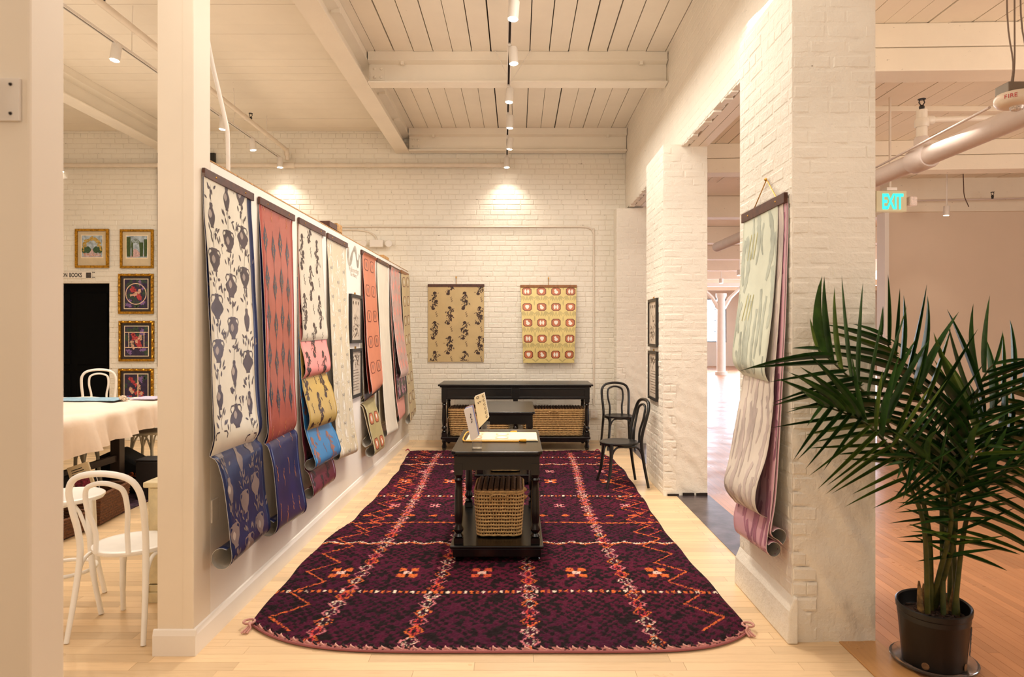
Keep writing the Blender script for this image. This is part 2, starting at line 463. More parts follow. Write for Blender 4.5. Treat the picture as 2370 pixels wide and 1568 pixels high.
b3 = ibeam('steel_beam', -1.70, -4.4, -1.70, YB-.01, .205, 'long white steel beam running from the camera to the back wall over the partition')
b4 = ibeam('steel_beam', -5.15, -4.4, -5.15, YB-.01, .205, 'long white steel beam over the left room, behind the white posts')
for b, xx in ((b1, -1.6), (b2, -1.6)):
    pl = MB().box(-1.60, -.0, .05, -1.44, .0, .2)
    for k, (dx, dz) in enumerate(((.05, .07), (.12, .07), (.05, .16), (.12, .16))):
        MB().lathe([(.017, 0), (.015, -.008), (.008, -.013)], (-1.585+dx, -.014, dz+.01), 8, 'y').build('rivet', M_steel, b)
    MB().box(-1.585, -.014, .045, -1.43, -.008, .225).build('joint_plate', M_steel, b)
    for xx in (-1.25, 1.3):
        MB().box(xx, -.07, .20, xx+.035, -.02, .245).build('beam_clip', M_steel, b, bevel=.006)
for yy in (5.0, 6.1, 8.2, 9.2):
    MB().box(yy-2.875, -.115, .20, yy-2.835, -.03, .25).build('beam_clip', M_steel, b3, bevel=.006)
# wall over the openings ------------------------------------------
ZL = 3.43
wr = struct(MB().box(XR, -4.5, ZL+.03, 1.86, YB+.2, ZC+.05).box(XR, 8.5, ZL+.03, 1.86, 8.51, ZL+.031).build('wall_right', M_lintel), 'painted brick wall above the openings')
bricks(wr, (XR, YB, ZL), -PI/2, YB-3.3, ZC-ZL, M_lintel, limit=300, seed=5, pro=.0022, inset=.008, prio=lambda c: abs(c[0]-2.5))
# brick ends of the jagged lintel edge, wood boards of the soffit
for (ya, yb) in ((4.36, 6.7), (7.6, 9.85)):
    y = ya
    while y < yb:
        l = r.uniform(.085, .11)
        MB().box(XR+.002, y, ZL-r.uniform(.0, .018), XR+r.uniform(.05, .075), min(y+l-.008, yb), ZL+.04).build('lintel_brick', M_lintel, wr, bevel=.006)
        y += l
    MB().box(XR+.08, ya, ZL+.0, XR+.165, yb, ZL+.03).build('soffit_board', M_wood, wr)
    MB().box(XR+.172, ya, ZL+.0, 1.862, yb, ZL+.03).build('soffit_board', M_wood, wr)
# piers ------------------------------------------------------------
def pier(name, x0, x1, y0, y1, zt, label, seed, side_prio=None, lim=150):
    t = MB()
    # front face as a lumpy grid, other faces plain
    def face(P0, U, W, Hh, N, nu, nv, amp, sd):
        rr = random.Random(sd); G = []
        ph = [(rr.uniform(3, 60), rr.uniform(3, 50), rr.uniform(0, 6)) for _ in range(9)]
        for i in range(nv+1):
            row = []
            for j in range(nu+1):
                u = j/nu*W; z = i/nv*Hh
                a = sum(math.sin(p*u+q*z+c) for p, q, c in ph)/7
                k = amp*(1 if z < 1.15 else .22)
                e = 0 if (j in (0, nu)) else 1
                q = Vector(P0)+Vector(U)*u+Vector((0, 0, z))+Vector(N)*(a*k*e)
                row.append(q)
            G.append(row)
        t.grid(G)
    face((x0, y0, 0), (1, 0, 0), x1-x0, zt, (0, -1, 0), 26, 150, .014, seed)
    face((x0, y1, 0), (0, -1, 0), y1-y0, zt, (-1, 0, 0), 14, 60, .003, seed+1)
    t.box(x0+.01, y0+.01, 0, x1, y1, zt)
    o = struct(soft(t.build(name, M_pier), 50), label)
    bricks(o, (x0, y0+.002, 0), 0, x1-x0, zt, M_pier, limit=lim, seed=seed, pro=.0040, inset=.012, holes=((.13, 0, .5, 1.22),), prio=lambda c: abs(c[1]-1.6), C=.078)
    bricks(o, (x0+.002, y1, 0), -PI/2, y1-y0, zt, M_pier, limit=lim, seed=seed+3, pro=.0040, inset=.010, prio=lambda c: abs(c[1]-1.6), C=.078)
    return o
p1 = pier('wall_pier_near', 1.42, 1.85, 3.53, 4.36, ZL+.02, 'white painted brick pier beside the palm', 21)
MB().prism([(1.385, 0), (1.44, 0), (1.44, .24), (1.422, .24), (1.392, .17)], 3.50, 4.37, 'y').build('pier_plinth', M_pier, p1, bevel=.012)
p2 = pier('wall_pier_middle', 1.43, 1.862, 6.7, 7.58, ZL+.02, 'white painted brick pier behind the black chairs', 31)
p3 = pier('wall_pier_far', 1.43, 1.862, 9.85, YB, ZL-.03, 'brick pier in the back corner', 41, lim=120)
for (px, pz, s) in ((1.47, .03, .02), (1.62, .03, .03), (1.75, .035, .03)):
    MB().box(px, 6.685, 0, px+.11, 6.70, s).build('broken_base', M_dark, p2)
# partition with end post -------------------------------------------
pt = struct(MB().box(XW-.12, 3.575, 0, XW, 10.02, 2.497).build('wall_partition', M_dry), 'cream partition wall carrying the wallpaper samples')
MB().box(XW-.125, 3.575, 2.4975, XW+.002, 10.02, 2.505).build('partition_cap', simple('raw_plywood', (196, 150, 92), .7, var=.3, nscale=40), pt)
ps = struct(MB().box(-1.79, 3.39, 0, XW, 3.575, ZC).build('wall_post_end', M_post, bevel=.004), 'cream end post')
MB().box(-1.665, 3.3885, 0, -1.661, 3.392, ZC).build('post_joint', M_post, ps)
struct(MB().prism([(XW, 0), (XW+.016, 0), (XW+.016, .10), (XW+.008, .125), (XW, .13)], 3.39, 10.02, 'y').build('baseboard_partition', M_dry))
struct(MB().prism([(3.374, 0), (3.39, 0), (3.39, .13), (3.382, .125), (3.374, .10)], -1.806, XW+.016, 'x').build('baseboard_post', M_dry))
# near left post ------------------------------------------------------
nl = struct(MB().box(-1.60, 1.60, 0, -1.143, 1.722, 2.9).build('wall_post_near', M_post, bevel=.006), 'cream post close to the camera')
br = thing('wall_bracket', 'small white metal bracket with two screws on the cream post at the left edge', 'bracket', (-1.2, 1.595, 2.15))
MB().box(-.03, -.004, -.055, .038, .004, .045).build('plate', M_trackw, br, bevel=.001)
MB().box(-.09, -.03, -.045, -.03, .004, .045).build('hook', M_trackw, br, bevel=.002)
for z in (.03, -.038):
    MB().lathe([(.0042, 0), (.003, -.003)], (.018, -.004, z), 10, 'y').build('screw', M_dark, br)
# ================================================================ right hall
MB0 = MB()
cr_ = struct(MB().box(1.87, -4.5, ZR+.03, 34, 36, ZR+.2).build('ceiling_right', M_dark), 'painted board ceiling of the right hall')
MB().box(9.2, -4.5, ZR, 34, 36, ZR+.03).build('board_field', M_timber, cr_)['kind'] = 'stuff'
MB().box(1.87, 10.2, ZR, 9.2, 36, ZR+.03).build('board_field', M_timber, cr_)['kind'] = 'stuff'
MB().box(1.87, -4.5, ZR, 9.2, 3.4, ZR+.03).build('board_field', M_timber, cr_)['kind'] = 'stuff'
for (ya, yb) in ((3.4, 5.05), (5.05, 8.2), (8.2, 10.2)):
    x = 1.87
    while x < 9.2:
        g = r.choice((.004, .006, .010))
        MB().box(x, ya+.002, ZR-r.random()*.008, x+.158-g, yb-.002, ZR+.03).build('ceiling_board', M_timber, cr_)
        x += .158
def timber(y, tilt, label, x0=1.87, x1=9.5, zb=3.5, dep=.24):
    t = thing('timber_beam', label, 'beam', (x0, y, zb), tilt)
    L = x1-x0
    MB().box(0, 0, .0, L, dep, .17).build('lower_timber', M_timber, t, bevel=.008)
    MB().box(0, -.006, .174, L, dep, ZR-zb-.004).build('upper_timber', M_timber, t, bevel=.008)
    return t
timber(4.98, -.035, 'cream painted timber beam closest to the camera in the right room')
timber(8.12, -.06, 'cream painted timber beam behind the large pipe in the right room', x1=6.2)
t = thing('ceiling_batten', 'thin painted batten nailed across the ceiling boards of the right room', 'batten', (1.9, 6.75, ZR-.055))
MB().box(0, 0, 0, 6.5, .05, .05).build('strip', M_timber, t)
for k in range(7):
    yb = 11.2+3.2*k
    tt = thing('timber_beam', f'timber beam of the far hall, number {k+1} counted from the openings'.replace('number', 'the').replace(' 1 ', ' first ').replace(' 2 ', ' second ').replace(' 3 ', ' third ').replace(' 4 ', ' fourth ').replace(' 5 ', ' fifth ').replace(' 6 ', ' sixth ').replace(' 7 ', ' seventh '), 'beam', (1.87, yb, 3.5))
    MB().box(0, 0, 0, 20, .25, .345).build('lower_timber', M_timber, tt)
hw = struct(MB().box(5.42, 9.98, 0, 20, 10.18, 3.36).build('wall_hall', M_tan), 'tan plasterboard wall of the right room')
hw.location = (5.42, 9.98, 0); hw.data.transform(Matrix.Translation((-5.42, -9.98, 0))); hw.rotation_euler = (0, 0, -.05)
MB().box(0, -.05, 3.36, 12, .25, ZR).build('header', M_timber, hw)
MB().box(-.06, -.02, 0, 0.0, .22, 3.36).build('wall_edge', M_dry, hw)
MB().box(0, -.014, 0, 12, 0, .12).build('baseboard', M_dry, hw)
# far hall walls with windows
fw = MB(); YF = 33.0
wins = [(x, x+1.55) for x in (4.4, 6.6, 8.55, 10.72, 12.9, 15.1)]
xs = 1.87
for (a, b) in wins:
    fw.box(xs, YF, 0, a, YF+.3, ZR); fw.box(a, YF, 0, b, YF+.3, 1.15); fw.box(a, YF, 3.25, b, YF+.3, ZR); xs = b
fw.box(xs, YF, 0, 20, YF+.3, ZR)
struct(fw.build('wall_far', M_dry), 'white end wall of the far hall')
M_mull = simple('window_steel', (92, 98, 112), .5)
for k, (a, b) in enumerate(wins):
    wnd = MB().box(a, YF+.1, 1.15, a+.04, YF+.16, 3.25).box(b-.04, YF+.1, 1.15, b, YF+.16, 3.25).box(a, YF+.1, 1.15, b, YF+.16, 1.19).box(a, YF+.1, 3.21, b, YF+.16, 3.25)
    o = struct(wnd.build(f'window_{k+1}', M_mull), 'steel framed factory window')
    for j in range(1, 3): MB().box(a+(b-a)*j/3-.012, YF+.11, 1.19, a+(b-a)*j/3+.012, YF+.15, 3.21).build('glazing_bar', M_mull, o)
    for j in range(1, 4): MB().box(a+.04, YF+.112, 1.15+2.1*j/4-.012, b-.04, YF+.148, 1.15+2.1*j/4+.012).build('glazing_bar', M_mull, o)
    MB().box(a+.03, YF+.125, 1.18, b-.03, YF+.131, 3.22).build('pane', M_pane, o)
struct(MB().box(20, -4.5, 0, 20.2, YF+.3, ZR).build('wall_far_right', M_dry))
struct(MB().box(1.6, YB+.25, 0, 1.87, YF, ZR).build('wall_far_left', M_dry))
M_colp = simple('column_paint', (232, 224, 214), .5, var=.02)
def column(x, y, label):
    t = thing('hall_column', label, 'column', (x, y, 0))
    soft(MB().lathe([(.23, 0), (.23, .12), (.17, .14), (.15, 2.9), (.2, 3.0), (.2, 3.1)], (0, 0, 0), 20).build('shaft', M_colp, t))
    for s in (-1, 1):
        soft(MB().tube([(s*.1, 0, 2.55), (s*.35, 0, 2.95), (s*.8, 0, 3.38)], [.09, .07, .06], 8).build('brace', M_colp, t))
    MB().box(-.9, -.12, 3.36, .9, .12, 3.5).build('cap_beam', M_colp, t, bevel=.01)
column(7.75, 26, 'white hall column with curved braces, seen between the two piers')
# ================================================================ hanging sheets
NS = 120; NU = 12
LAYER = []
def tuck(P, prev, sgn):
    P = [p.copy() for p in P]
    for it in range(2):
        for p in P:
            for Q in prev:
                zb = min(q.z for q in Q)
                if p.z > zb-.006:
                    lim = min((q.x*sgn for q in Q if abs(q.z-p.z) < .022), default=None)
                    if lim is not None and p.x*sgn > lim-.005: p.x = (lim-.005)*sgn
        if it == 0:
            for _ in range(2):
                xs = [p.x for p in P]
                for i in range(1, len(P)-1): P[i].x = .25*xs[i-1]+.5*xs[i]+.25*xs[i+1]
    return P
class Sheet:
    """paper hanging between a near edge and a far edge, both given as curves"""
    def __init__(s, near, far, out=1, sag=0.0, face=(1, 0, 0), layered=False):
        a, La = resample(cr(near, 8), NS); b, Lb = resample(cr(far, 8), NS)
        if LAYER is not None and layered:
            sg = 1 if face[0] > 0 else -1
            a0, b0 = a, b; a = tuck(a, [q[0] for q in LAYER], sg); b = tuck(b, [q[1] for q in LAYER], sg); LAYER.append((a, b))
        s.a, s.b = a, b; s.L = (La+Lb)/2; s.W = (a[0]-b[0]).length; s.out = 1; s.sag = sag
        if s.N(.5, .2).dot(Vector(face)) < 0: s.out = -1
    def P(s, u, v):
        u = min(max(u, 0), 1); v = min(max(v, 0), 1)*(NS-1)
        i = min(int(v), NS-2); f = v-i
        p = s.a[i].lerp(s.a[i+1], f); q = s.b[i].lerp(s.b[i+1], f)
        r_ = p.lerp(q, u)
        if s.sag: r_.x += s.sag*math.sin(PI*u)*math.sin(PI*min(1, v/(NS-1)*1.2))
        return r_
    def N(s, u, v):
        e = .012
        du = s.P(min(u+e, 1), v)-s.P(max(u-e, 0), v); dv = s.P(u, min(v+e, 1))-s.P(u, max(v-e, 0))
        n = du.cross(dv); n.normalize()
        return n*s.out
    def build(s, name, mat, parent, back=None):
        m = MB(); G = [[s.P(j/NU, i/(NS-1)) for j in range(NU+1)] for i in range(NS)]
        m.grid(G)
        o = m.build(name, mat, parent, smooth=True)
        if back:
            o.data.materials.append(back)
            g2 = MB(); n0 = len(o.data.vertices)
            T = [[s.P(j/NU, i/(NS-1))-s.N(j/NU, i/(NS-1))*.0016 for j in range(NU+1)] for i in range(NS)]
            m.grid(T); k = (NS-1)*NU
            W = NU+1
            me = bpy.data.meshes.new(name)
            for i in range(NS-1):
                for j in (0, NU): 
                    a_, b_ = i*W+j, (i+1)*W+j; m.f.append((a_, b_, b_+NS*W, a_+NS*W))
            me.from_pydata(m.v, [], m.f); me.materials.append(mat); me.materials.append(back)
            idx = [0]*k+[1]*(len(m.f)-k); me.polygons.foreach_set('material_index', idx)
            me.polygons.foreach_set('use_smooth', [True]*len(m.f)); me.update()
            o.data = me
        return o
class Print:
    """flat print laid on a sheet: ribbons in metres (a across, b down)"""
    def __init__(s, sheet, flip=False): s.s = sheet; s.m = MB(); s.flip = flip; s.off = .0009; s.k = 0
    def pt(s, a, b):
        u = a/s.s.W; v = b/s.s.L
        if s.flip: u = 1-u
        p = s.s.P(u, v); return p+s.s.N(min(max(u, .02), .98), min(max(v, .01), .99))*(s.off+s.k*1.6e-5)
    def ribbon(s, pts, wd, cross=1):
        k = len(pts); n0 = len(s.m.v)
        for i in range(k):
            if not (-.05 < pts[i][1] < s.s.L-.003): return
        C = 2*cross; s.k = (s.k+1) % 24
        for i in range(k):
            a, b = pts[i]; a0, b0 = pts[max(i-1, 0)]; a1, b1 = pts[min(i+1, k-1)]
            dx, dy = a1-a0, b1-b0; L = math.hypot(dx, dy) or 1
            nx, ny = -dy/L, dx/L; w_ = wd[i]/2
            for q in range(C+1):
                t = -1+2*q/C
                s.m.v.append(tuple(s.pt(min(max(a+nx*w_*t, 0), s.s.W), max(.0, b+ny*w_*t))))
        for i in range(k-1):
            for q in range(C): s.m.f.append((n0+i*(C+1)+q, n0+i*(C+1)+q+1, n0+(i+1)*(C+1)+q+1, n0+(i+1)*(C+1)+q))
    def leaf(s, a, b, ang, L, w_, bend=0):
        pts = []; n = 5; x, y = a, b
        for i in range(n):
            pts.append((x, y)); t = ang+bend*i/n; x += math.cos(t)*L/(n-1); y += math.sin(t)*L/(n-1)
        s.ribbon(pts, [w_*.15, w_*.85, w_, w_*.7, w_*.1])
    def blob(s, a, b, rx, ry, n=7, cross=2):
        pts = [(a, b-ry+2*ry*i/(n-1)) for i in range(n)]
        s.ribbon(pts, [max(.002, 2*rx*math.sin(PI*(.06+.88*i/(n-1)))) for i in range(n)], cross)
    def ring(s, a, b, rx, ry, wd, n=8, start=PI/8):
        P = [(a+rx*math.cos(start+2*PI*i/n), b+ry*math.sin(start+2*PI*i/n)) for i in range(n+1)]
        for i in range(n): s.ribbon([P[i], ((P[i][0]+P[i+1][0])/2, (P[i][1]+P[i+1][1])/2), P[i+1]], [wd]*3)
    def octo(s, a, b, rx, ry):
        c = .42; P = [(a-rx+c*rx, b-ry), (a+rx-c*rx, b-ry), (a+rx, b-ry+c*ry), (a+rx, b+ry-c*ry), (a+rx-c*rx, b+ry), (a-rx+c*rx, b+ry), (a-rx, b+ry-c*ry), (a-rx, b-ry+c*ry)]
        return P
    def build(s, name, mat, parent):
        if s.m.v:
            o = s.m.build(name, mat, parent, smooth=True); o['kind'] = 'stuff'; return o
VASES = [
 ([.020,.026,.024,.034,.052,.074,.084,.086,.078,.064,.046,.030,.030], .118),   # round jar
 ([.012,.018,.014,.020,.030,.034,.034,.032,.028,.022,.014,.016], .118),        # slim bottle
 ([.036,.044,.040,.062,.074,.074,.070,.064,.052,.036,.026,.032], .110),        # wide urn
]
def vase(p, a, b, kind, r):
    w_, h = VASES[kind]; n = len(w_); h *= 1.12; w_ = [q*(2.2 if kind == 1 else 1.75) for q in w_]
    p.ribbon([(a, b+h*i/(n-1)) for i in range(n)], [q*r.uniform(.94, 1.06) for q in w_], 2)
    if kind != 1:
        for s in (-1, 1):
            p.ribbon([(a+s*.026, b+.008), (a+s*.058, b+.010), (a+s*.070, b+.026), (a+s*.062, b+.046)], [.008]*4)
def sprig(p, a, b, r, up=.09, n=7):
    for k in range(n):
        t = r.uniform(-1, 1); x = a+t*.055; y = b-r.uniform(.01, up)
        p.leaf(x, y, -PI/2+t*.9+r.uniform(-.4, .4), r.uniform(.028, .05), r.uniform(.010, .017), r.uniform(-.6, .6))
    p.ribbon([(a, b), (a+r.uniform(-.01, .01), b-up*.5), (a+r.uniform(-.03, .03), b-up)], [.003, .003, .002])
    p.blob(a+r.uniform(-.04, .04), b-up*.8, .014, .009)
def pat_vases(sh, parent, mat, hi=None, seed=1, cols=3, pitch=.195, rep=.238, v1=None):
    p = Print(sh); r = random.Random(seed); h = Print(sh); h.off = .0014
    for c in range(cols):
        a = .075+c*pitch; b = -.10+(.085 if c % 2 else 0)+.03*c; k = c
        while b < (v1 or sh.L)-.03:
            vase(p, a, b, (0, 1, 2, 0, 2, 1)[k % 6], r); sprig(p, a, b-.003, r)
            if hi and r.random() < .8: h.blob(a-.016, b+.06, .022, .022)
            if r.random() < .6: sprig(p, a+pitch*.5, b+.02, r, .06, 4)
            b += rep; k += 1
    p.build('printed_vases', mat, parent)
    if hi: h.build('printed_highlights', hi, parent)
def rose_cluster(p, a, b, r, L=.24, flip=1):
    for k in range(int(L/.014)):
        y = b+k*.014; x = a+flip*.024*math.sin(k*.75)
        p.leaf(x+r.uniform(-.02, .02), y, PI/2+r.uniform(-.9, .9), r.uniform(.028, .05), r.uniform(.012, .019), r.uniform(-.8, .8))
        p.leaf(x+r.uniform(-.03, .05), y+.007, PI/2+r.uniform(-1.3, 1.3), r.uniform(.03, .045), r.uniform(.010, .016), r.uniform(-.8, .8))
        p.leaf(x+r.uniform(-.045, .045), y, r.uniform(0, PI*2), r.uniform(.018, .032), r.uniform(.007, .011), .5)
    for (dx, dy) in ((.008, 0), (.03, L*.52), (-.014, L)):
        p.blob(a+dx*flip, b+dy, .028, .020, 8); 
        for q in range(4): p.leaf(a+dx*flip, b+dy, q*1.6+.4, .024, .009, .8)
def twig(p, a, b, r):
    p.ribbon([(a-.012, b-.03), (a, b), (a+.012, b+.04)], [.003]*3)
    for k in range(6): p.leaf(a-.01+k*.004, b-.03+k*.013, (k % 2)*PI+(-.7 if k % 2 == 0 else .7), .02, .007)
def pat_roses(sh, parent, mat, seed=2, pitch=.19, cols=3, rep=.44, a0=.07, v0=0):
    p = Print(sh); r = random.Random(seed)
    for c in range(cols):
        a = a0+c*pitch; b = -.34+(rep*.5 if c % 2 else 0)+v0
        while b < sh.L:
            rose_cluster(p, a, b, r, .235, 1); twig(p, a+.035, b+.32, r)
            b += rep
    return p.build('printed_roses', mat, parent)
def pat_ikat(sh, parent, mat, mat2, cols=4, pitch=.145, rep=.245, seed=4, only2=False):
    p = Print(sh); q = Print(sh); q.off = .0014; r = random.Random(seed)
    for c in range(cols):
        b = .03+(.05 if c % 2 else 0)-.14; a = .075+c*pitch
        while b < sh.L:
            n = 13; h = .185
            p.ribbon([(a, b+h*i/(n-1)) for i in range(n)], [max(.002, .085*(1-abs(2*i/(n-1)-1))**.9*(.8 if i % 2 else 1.1)) for i in range(n)], 2)
            p.ribbon([(a, b-.03), (a, b+.02), (a, b+h-.02), (a, b+h+.03)], [.002, .006, .006, .002])
            for k in range(7):
                q.leaf(a+r.uniform(-.012, .012), b+h*(.25+.6*k/7), PI/2+r.uniform(-.5, .5), r.uniform(.012, .026), r.uniform(.005, .011))
            b += rep
    if not only2: p.build('printed_diamonds', mat, parent)
    q.build('printed_flecks', mat2, parent)
def pat_octo(sh, parent, m_red, m_dark, m_white, m_leaf=None, cols=4, rows=6, ax=.076, ay=.085, px=.22, py=.236, rx=.062, ry=.056, seed=3):
    d = Print(sh); f = Print(sh); f.off = .0014; w_ = Print(sh); w_.off = .0020; g = Print(sh); r = random.Random(seed); g.off = .0006
    for i in range(rows):
        for j in range(cols):
            a, b = ax+j*px, ay+i*py-.16*0
            if b+ry > sh.L-.005: continue
            P = d.octo(a, b, rx, ry)
            def fill(pr, k, jag=0):
                hh = ry*k; ww = rx*k; c = .42
                rowsy = [-1, -1+c, -.2, .2, 1-c, 1]; W = [2*(1-c), 2, 2, 2, 2, 2*(1-c)]
                pr.ribbon([(a, b+q*hh) for q in rowsy], [x*ww for x in W], 2)
            fill(d, 1); fill(f, .84)
            kind = (i+j) % 3
            if kind == 0: w_.blob(a-.020, b, .017, .034); w_.blob(a+.020, b, .017, .034)
            elif kind == 1: w_.ribbon([(a, b-.030), (a, b-.018), (a, b), (a, b+.018), (a, b+.032)], [.036, .062, .058, .036, .003], 2)
            else: w_.blob(a+.004, b+.010, .030, .025); w_.blob(a-.010, b-.018, .018, .018)
            if m_leaf:
                for q in range(4):
                    g.leaf(a+rx*.7, b+ry*1.1, .5+q*.45, .085, .022, .5); g.leaf(a-rx*.7, b+ry*1.1, PI-.5-q*.45, .085, .022, -.5)
                g.leaf(a, b+ry*1.15, PI/2, .07, .026); g.leaf(a+px/2, b-.02, -PI/2, .09, .022)
    if m_leaf: g.build('printed_leaves', m_leaf, parent)
    d.build('printed_octagon_edge', m_dark, parent); f.build('printed_octagon', m_red, parent); w_.build('printed_fruit', m_white, parent)
# colours of the papers
C_cream = paper('cream_paper', (226, 218, 200), .3); C_navy = paper('navy_paper', (26, 38, 82), .34, .2, .15)
C_navyd = paper('dark_navy_paper', (30, 32, 46), .4, .1)
C_red = paper('rose_red_paper', (176, 88, 76), .26, .08, .1); C_blue2 = paper('indigo_paper', (34, 40, 92), .3, .2, .15)
C_beige = paper('beige_paper', (212, 200, 180), .42); C_pink = paper('pink_paper', (238, 148, 142), .42)
C_yel = paper('mustard_paper', (190, 158, 84), .42); C_sky = paper('blue_paper', (48, 118, 172), .38)
C_wine = paper('wine_paper', (120, 52, 66), .3, .12, .1); C_crim = paper('crimson_paper', (150, 50, 36), .45)
C_dam = paper('damask_ground', (212, 196, 166), .45); C_terra = paper('terracotta_paper', (204, 122, 90), .42)
C_olive = paper('olive_paper', (176, 160, 112), .42, .1); C_plain = paper('oatmeal_paper', (226, 214, 194), .5)
C_mauve = paper('pink_grey_paper', (206, 168, 160), .35); C_blk = paper('black_paper', (30, 20, 24), .35); C_salm = paper('salmon_paper', (236, 158, 146), .4)
C_oct = paper('sand_paper', (214, 190, 146), .45, .08); C_brown = paper('dark_brown_paper', (58, 34, 24), .5)
I_vase = paper('brown_sheen_ink', (84, 72, 80), .3, .25, .4); I_vase2 = paper('taupe_ink', (124, 108, 104), .34, .2); I_hi = paper('pale_ink', (168, 152, 142), .35, .2)  # vase ink: brown with daylight's lilac sheen mixed into its colour
I_rose = paper('umber_ink', (58, 34, 26), .4, .2); I_dia = paper('slate_ink', (42, 46, 70), .3, .2); I_or = paper('orange_ink', (214, 134, 78), .4, .15)
I_wh = paper('white_ink', (240, 232, 218), .4); I_ored = paper('fruit_red_ink', (196, 116, 78), .45, .12); I_oed = paper('maroon_ink', (116, 48, 34), .45, .15)
I_lf = paper('tan_leaf_ink', (196, 176, 116), .5, .1); I_cop = paper('copper_ink', (150, 96, 82), .35, .2); I_grey = paper('grey_wash_ink', (190, 198, 182), .5, .2)  # tan ink of the leaf print around the octagons
I_lil = paper('lilac_wash_ink', (202, 186, 178), .5, .15); I_mag = paper('mauve_wash_ink', (178, 120, 142), .5, .2); I_olv = paper('olive_wash_ink', (190, 186, 130), .5, .15)
def px_edge(pts, Y, dx=0): 
    return [at(x, y, Y)+Vector((dx, 0, 0)) for x, y in pts]
def roll(center, rad, a0, turns, Y, n=14, sign=1, shrink=.12):
    cx_, cz_ = center; out = []
    for i in range(1, n+1):
        t = a0+sign*turns*2*PI*i/n; rr = rad*(1-shrink*i/n)
        out.append(Vector((cx_+rr*math.cos(t), Y, cz_+rr*math.sin(t))))
    return out
def curl_tail(P, rad, turns, sign, Y, wall=None, n=12):
    """continue an edge curve into a roll of radius rad turning towards the wall"""
    p, q = P[-1], P[-2]; d = (p-q); d.y = 0; d.normalize()
    nrm = Vector((-d.z, 0, d.x))*sign           # centre of the roll lies on this side
    c = p+nrm*rad; a0 = math.atan2((p-c).z, (p-c).x); out = []
    for i in range(1, n+1):
        t = a0+sign*turns*2*PI*i/n; rr = rad*(1-.10*i/n)
        out.append(Vector((c.x+rr*math.cos(t), Y, c.z+rr*math.sin(t))))
    return P+out
def bar(parent, Ya, Yb, z1, z0, mat, xw=XW, side=1, screws=True, th=.020):
    m = MB(); x0, x1 = sorted((xw+side*.004, xw+side*th)); m.box(x0, Ya, z0, x1, Yb, z1)
    o = m.build('hanger_bar', mat, parent, bevel=.002)
    if screws:
        for y in (Ya+(Yb-Ya)*.2, Yb-(Yb-Ya)*.2):
            MB().lathe([(.006, 0), (.004, side*.003)], (xw+side*th, y, (z0+z1)/2), 8, 'x').build('screw', M_brass, o)
def lift(o, root):               # children are modelled in world coordinates around the thing's base
    for ch in o: 
        ch.matrix_parent_inverse = Matrix.Translation(-root.location)
def finish(t):
    for ch in t.children: ch.matrix_parent_inverse = Matrix.Translation(-t.location)
GRP = None
def panel(label, Ya, Yb, pt_top, barmat=M_walnut, h=.046, ztop=None):
    LAYER.clear()
    z1 = ztop if ztop is not None else at(*pt_top, Ya).z
    t = thing('wallpaper_sample', label, 'wallpaper', (XW, (Ya+Yb)/2, z1))
    bar(t, Ya, Yb, z1, z1-h, barmat)
    return t, z1-h
def offz(x, y, Y, xmin=XW+.004):
    p = at(x, y, Y); p.x = max(p.x, xmin); return p
def edge(pts, Y, ztop, xoff, sign=None, rad=None, turns=.5, lo=.004):
    P = [Vector((XW+xoff, Y, ztop+.02))]+[offz(x, y, Y, XW+lo) for x, y in pts]
    if rad: P = curl_tail(P, rad, turns, sign if sign is not None else -1, Y)
    return P
# --- panel 1 ---
t, zt = panel('wallpaper sample nearest the end post, cream with dark vases over a deep blue sheet', 3.47, 4.12, (470, 388))
n1 = edge([(472,430),(474,497),(482,593),(487,689),(490,784),(492,867),(496,966),(499,1001),(496,1032),(487,1060)], 3.47, zt, .016)
f1 = edge([(571,470),(577,561),(582,673),(587,768),(589,867),(594,945),(600,990),(595,1010),(586,1022)], 4.03, zt, .016)
s = Sheet(n1, f1, layered=True); o = s.build('front_sheet', C_cream, t, M_paperback); pat_vases(s, o, I_vase, I_hi)
n2 = edge([(472,470),(482,700),(494,900),(502.6,1057),(515,1110),(522,1152),(529,1211),(534,1264),(538,1290)], 3.47, zt, .010, -1, .058, .86)
f2 = edge([(582,490),(592,657),(600,816),(604,880),(607,973),(609,1057),(615,1141),(622,1180),(627,1215)], 4.11, zt, .010, -1, .05, .86)
s2 = Sheet(n2, f2, layered=True); o = s2.build('back_sheet', C_navy, t, M_paperback); pat_vases(s2, o, I_vase2, I_hi, seed=9)
finish(t)
# --- panel 2 ---
t, zt = panel('wallpaper sample with rose red ikat diamonds over an indigo sheet, second from the end post', 4.213, 4.88, (598, 455))
n1 = edge([(599,480),(603,529),(609,625),(614,737),(617,867),(621,955),(623,990),(620,1018),(613,1031)], 4.22, zt, .016)
f1 = edge([(671,520),(678,609),(680,720),(682,867),(687,960),(685,985),(678,997)], 4.86, zt, .016)
s = Sheet(n1, f1, layered=True); o = s.build('front_sheet', C_red, t, M_paperback); pat_ikat(s, o, I_dia, I_or)
n2 = edge([(599,520),(606,700),(614,900),(622,1030),(632,1078),(639,1148),(643,1201),(641,1225)], 4.22, zt, .010, -1, .055, .86)
f2 = edge([(680,540),(683,700),(686,867),(689,1000),(692,1060),(699,1110),(708,1155),(711,1172)], 4.88, zt, .010, -1, .05, .86)
s = Sheet(n2, f2, layered=True); o = s.build('back_sheet', C_blue2, t, M_paperback); pat_ikat(s, o, I_dia, I_or, only2=True, seed=8)
finish(t)
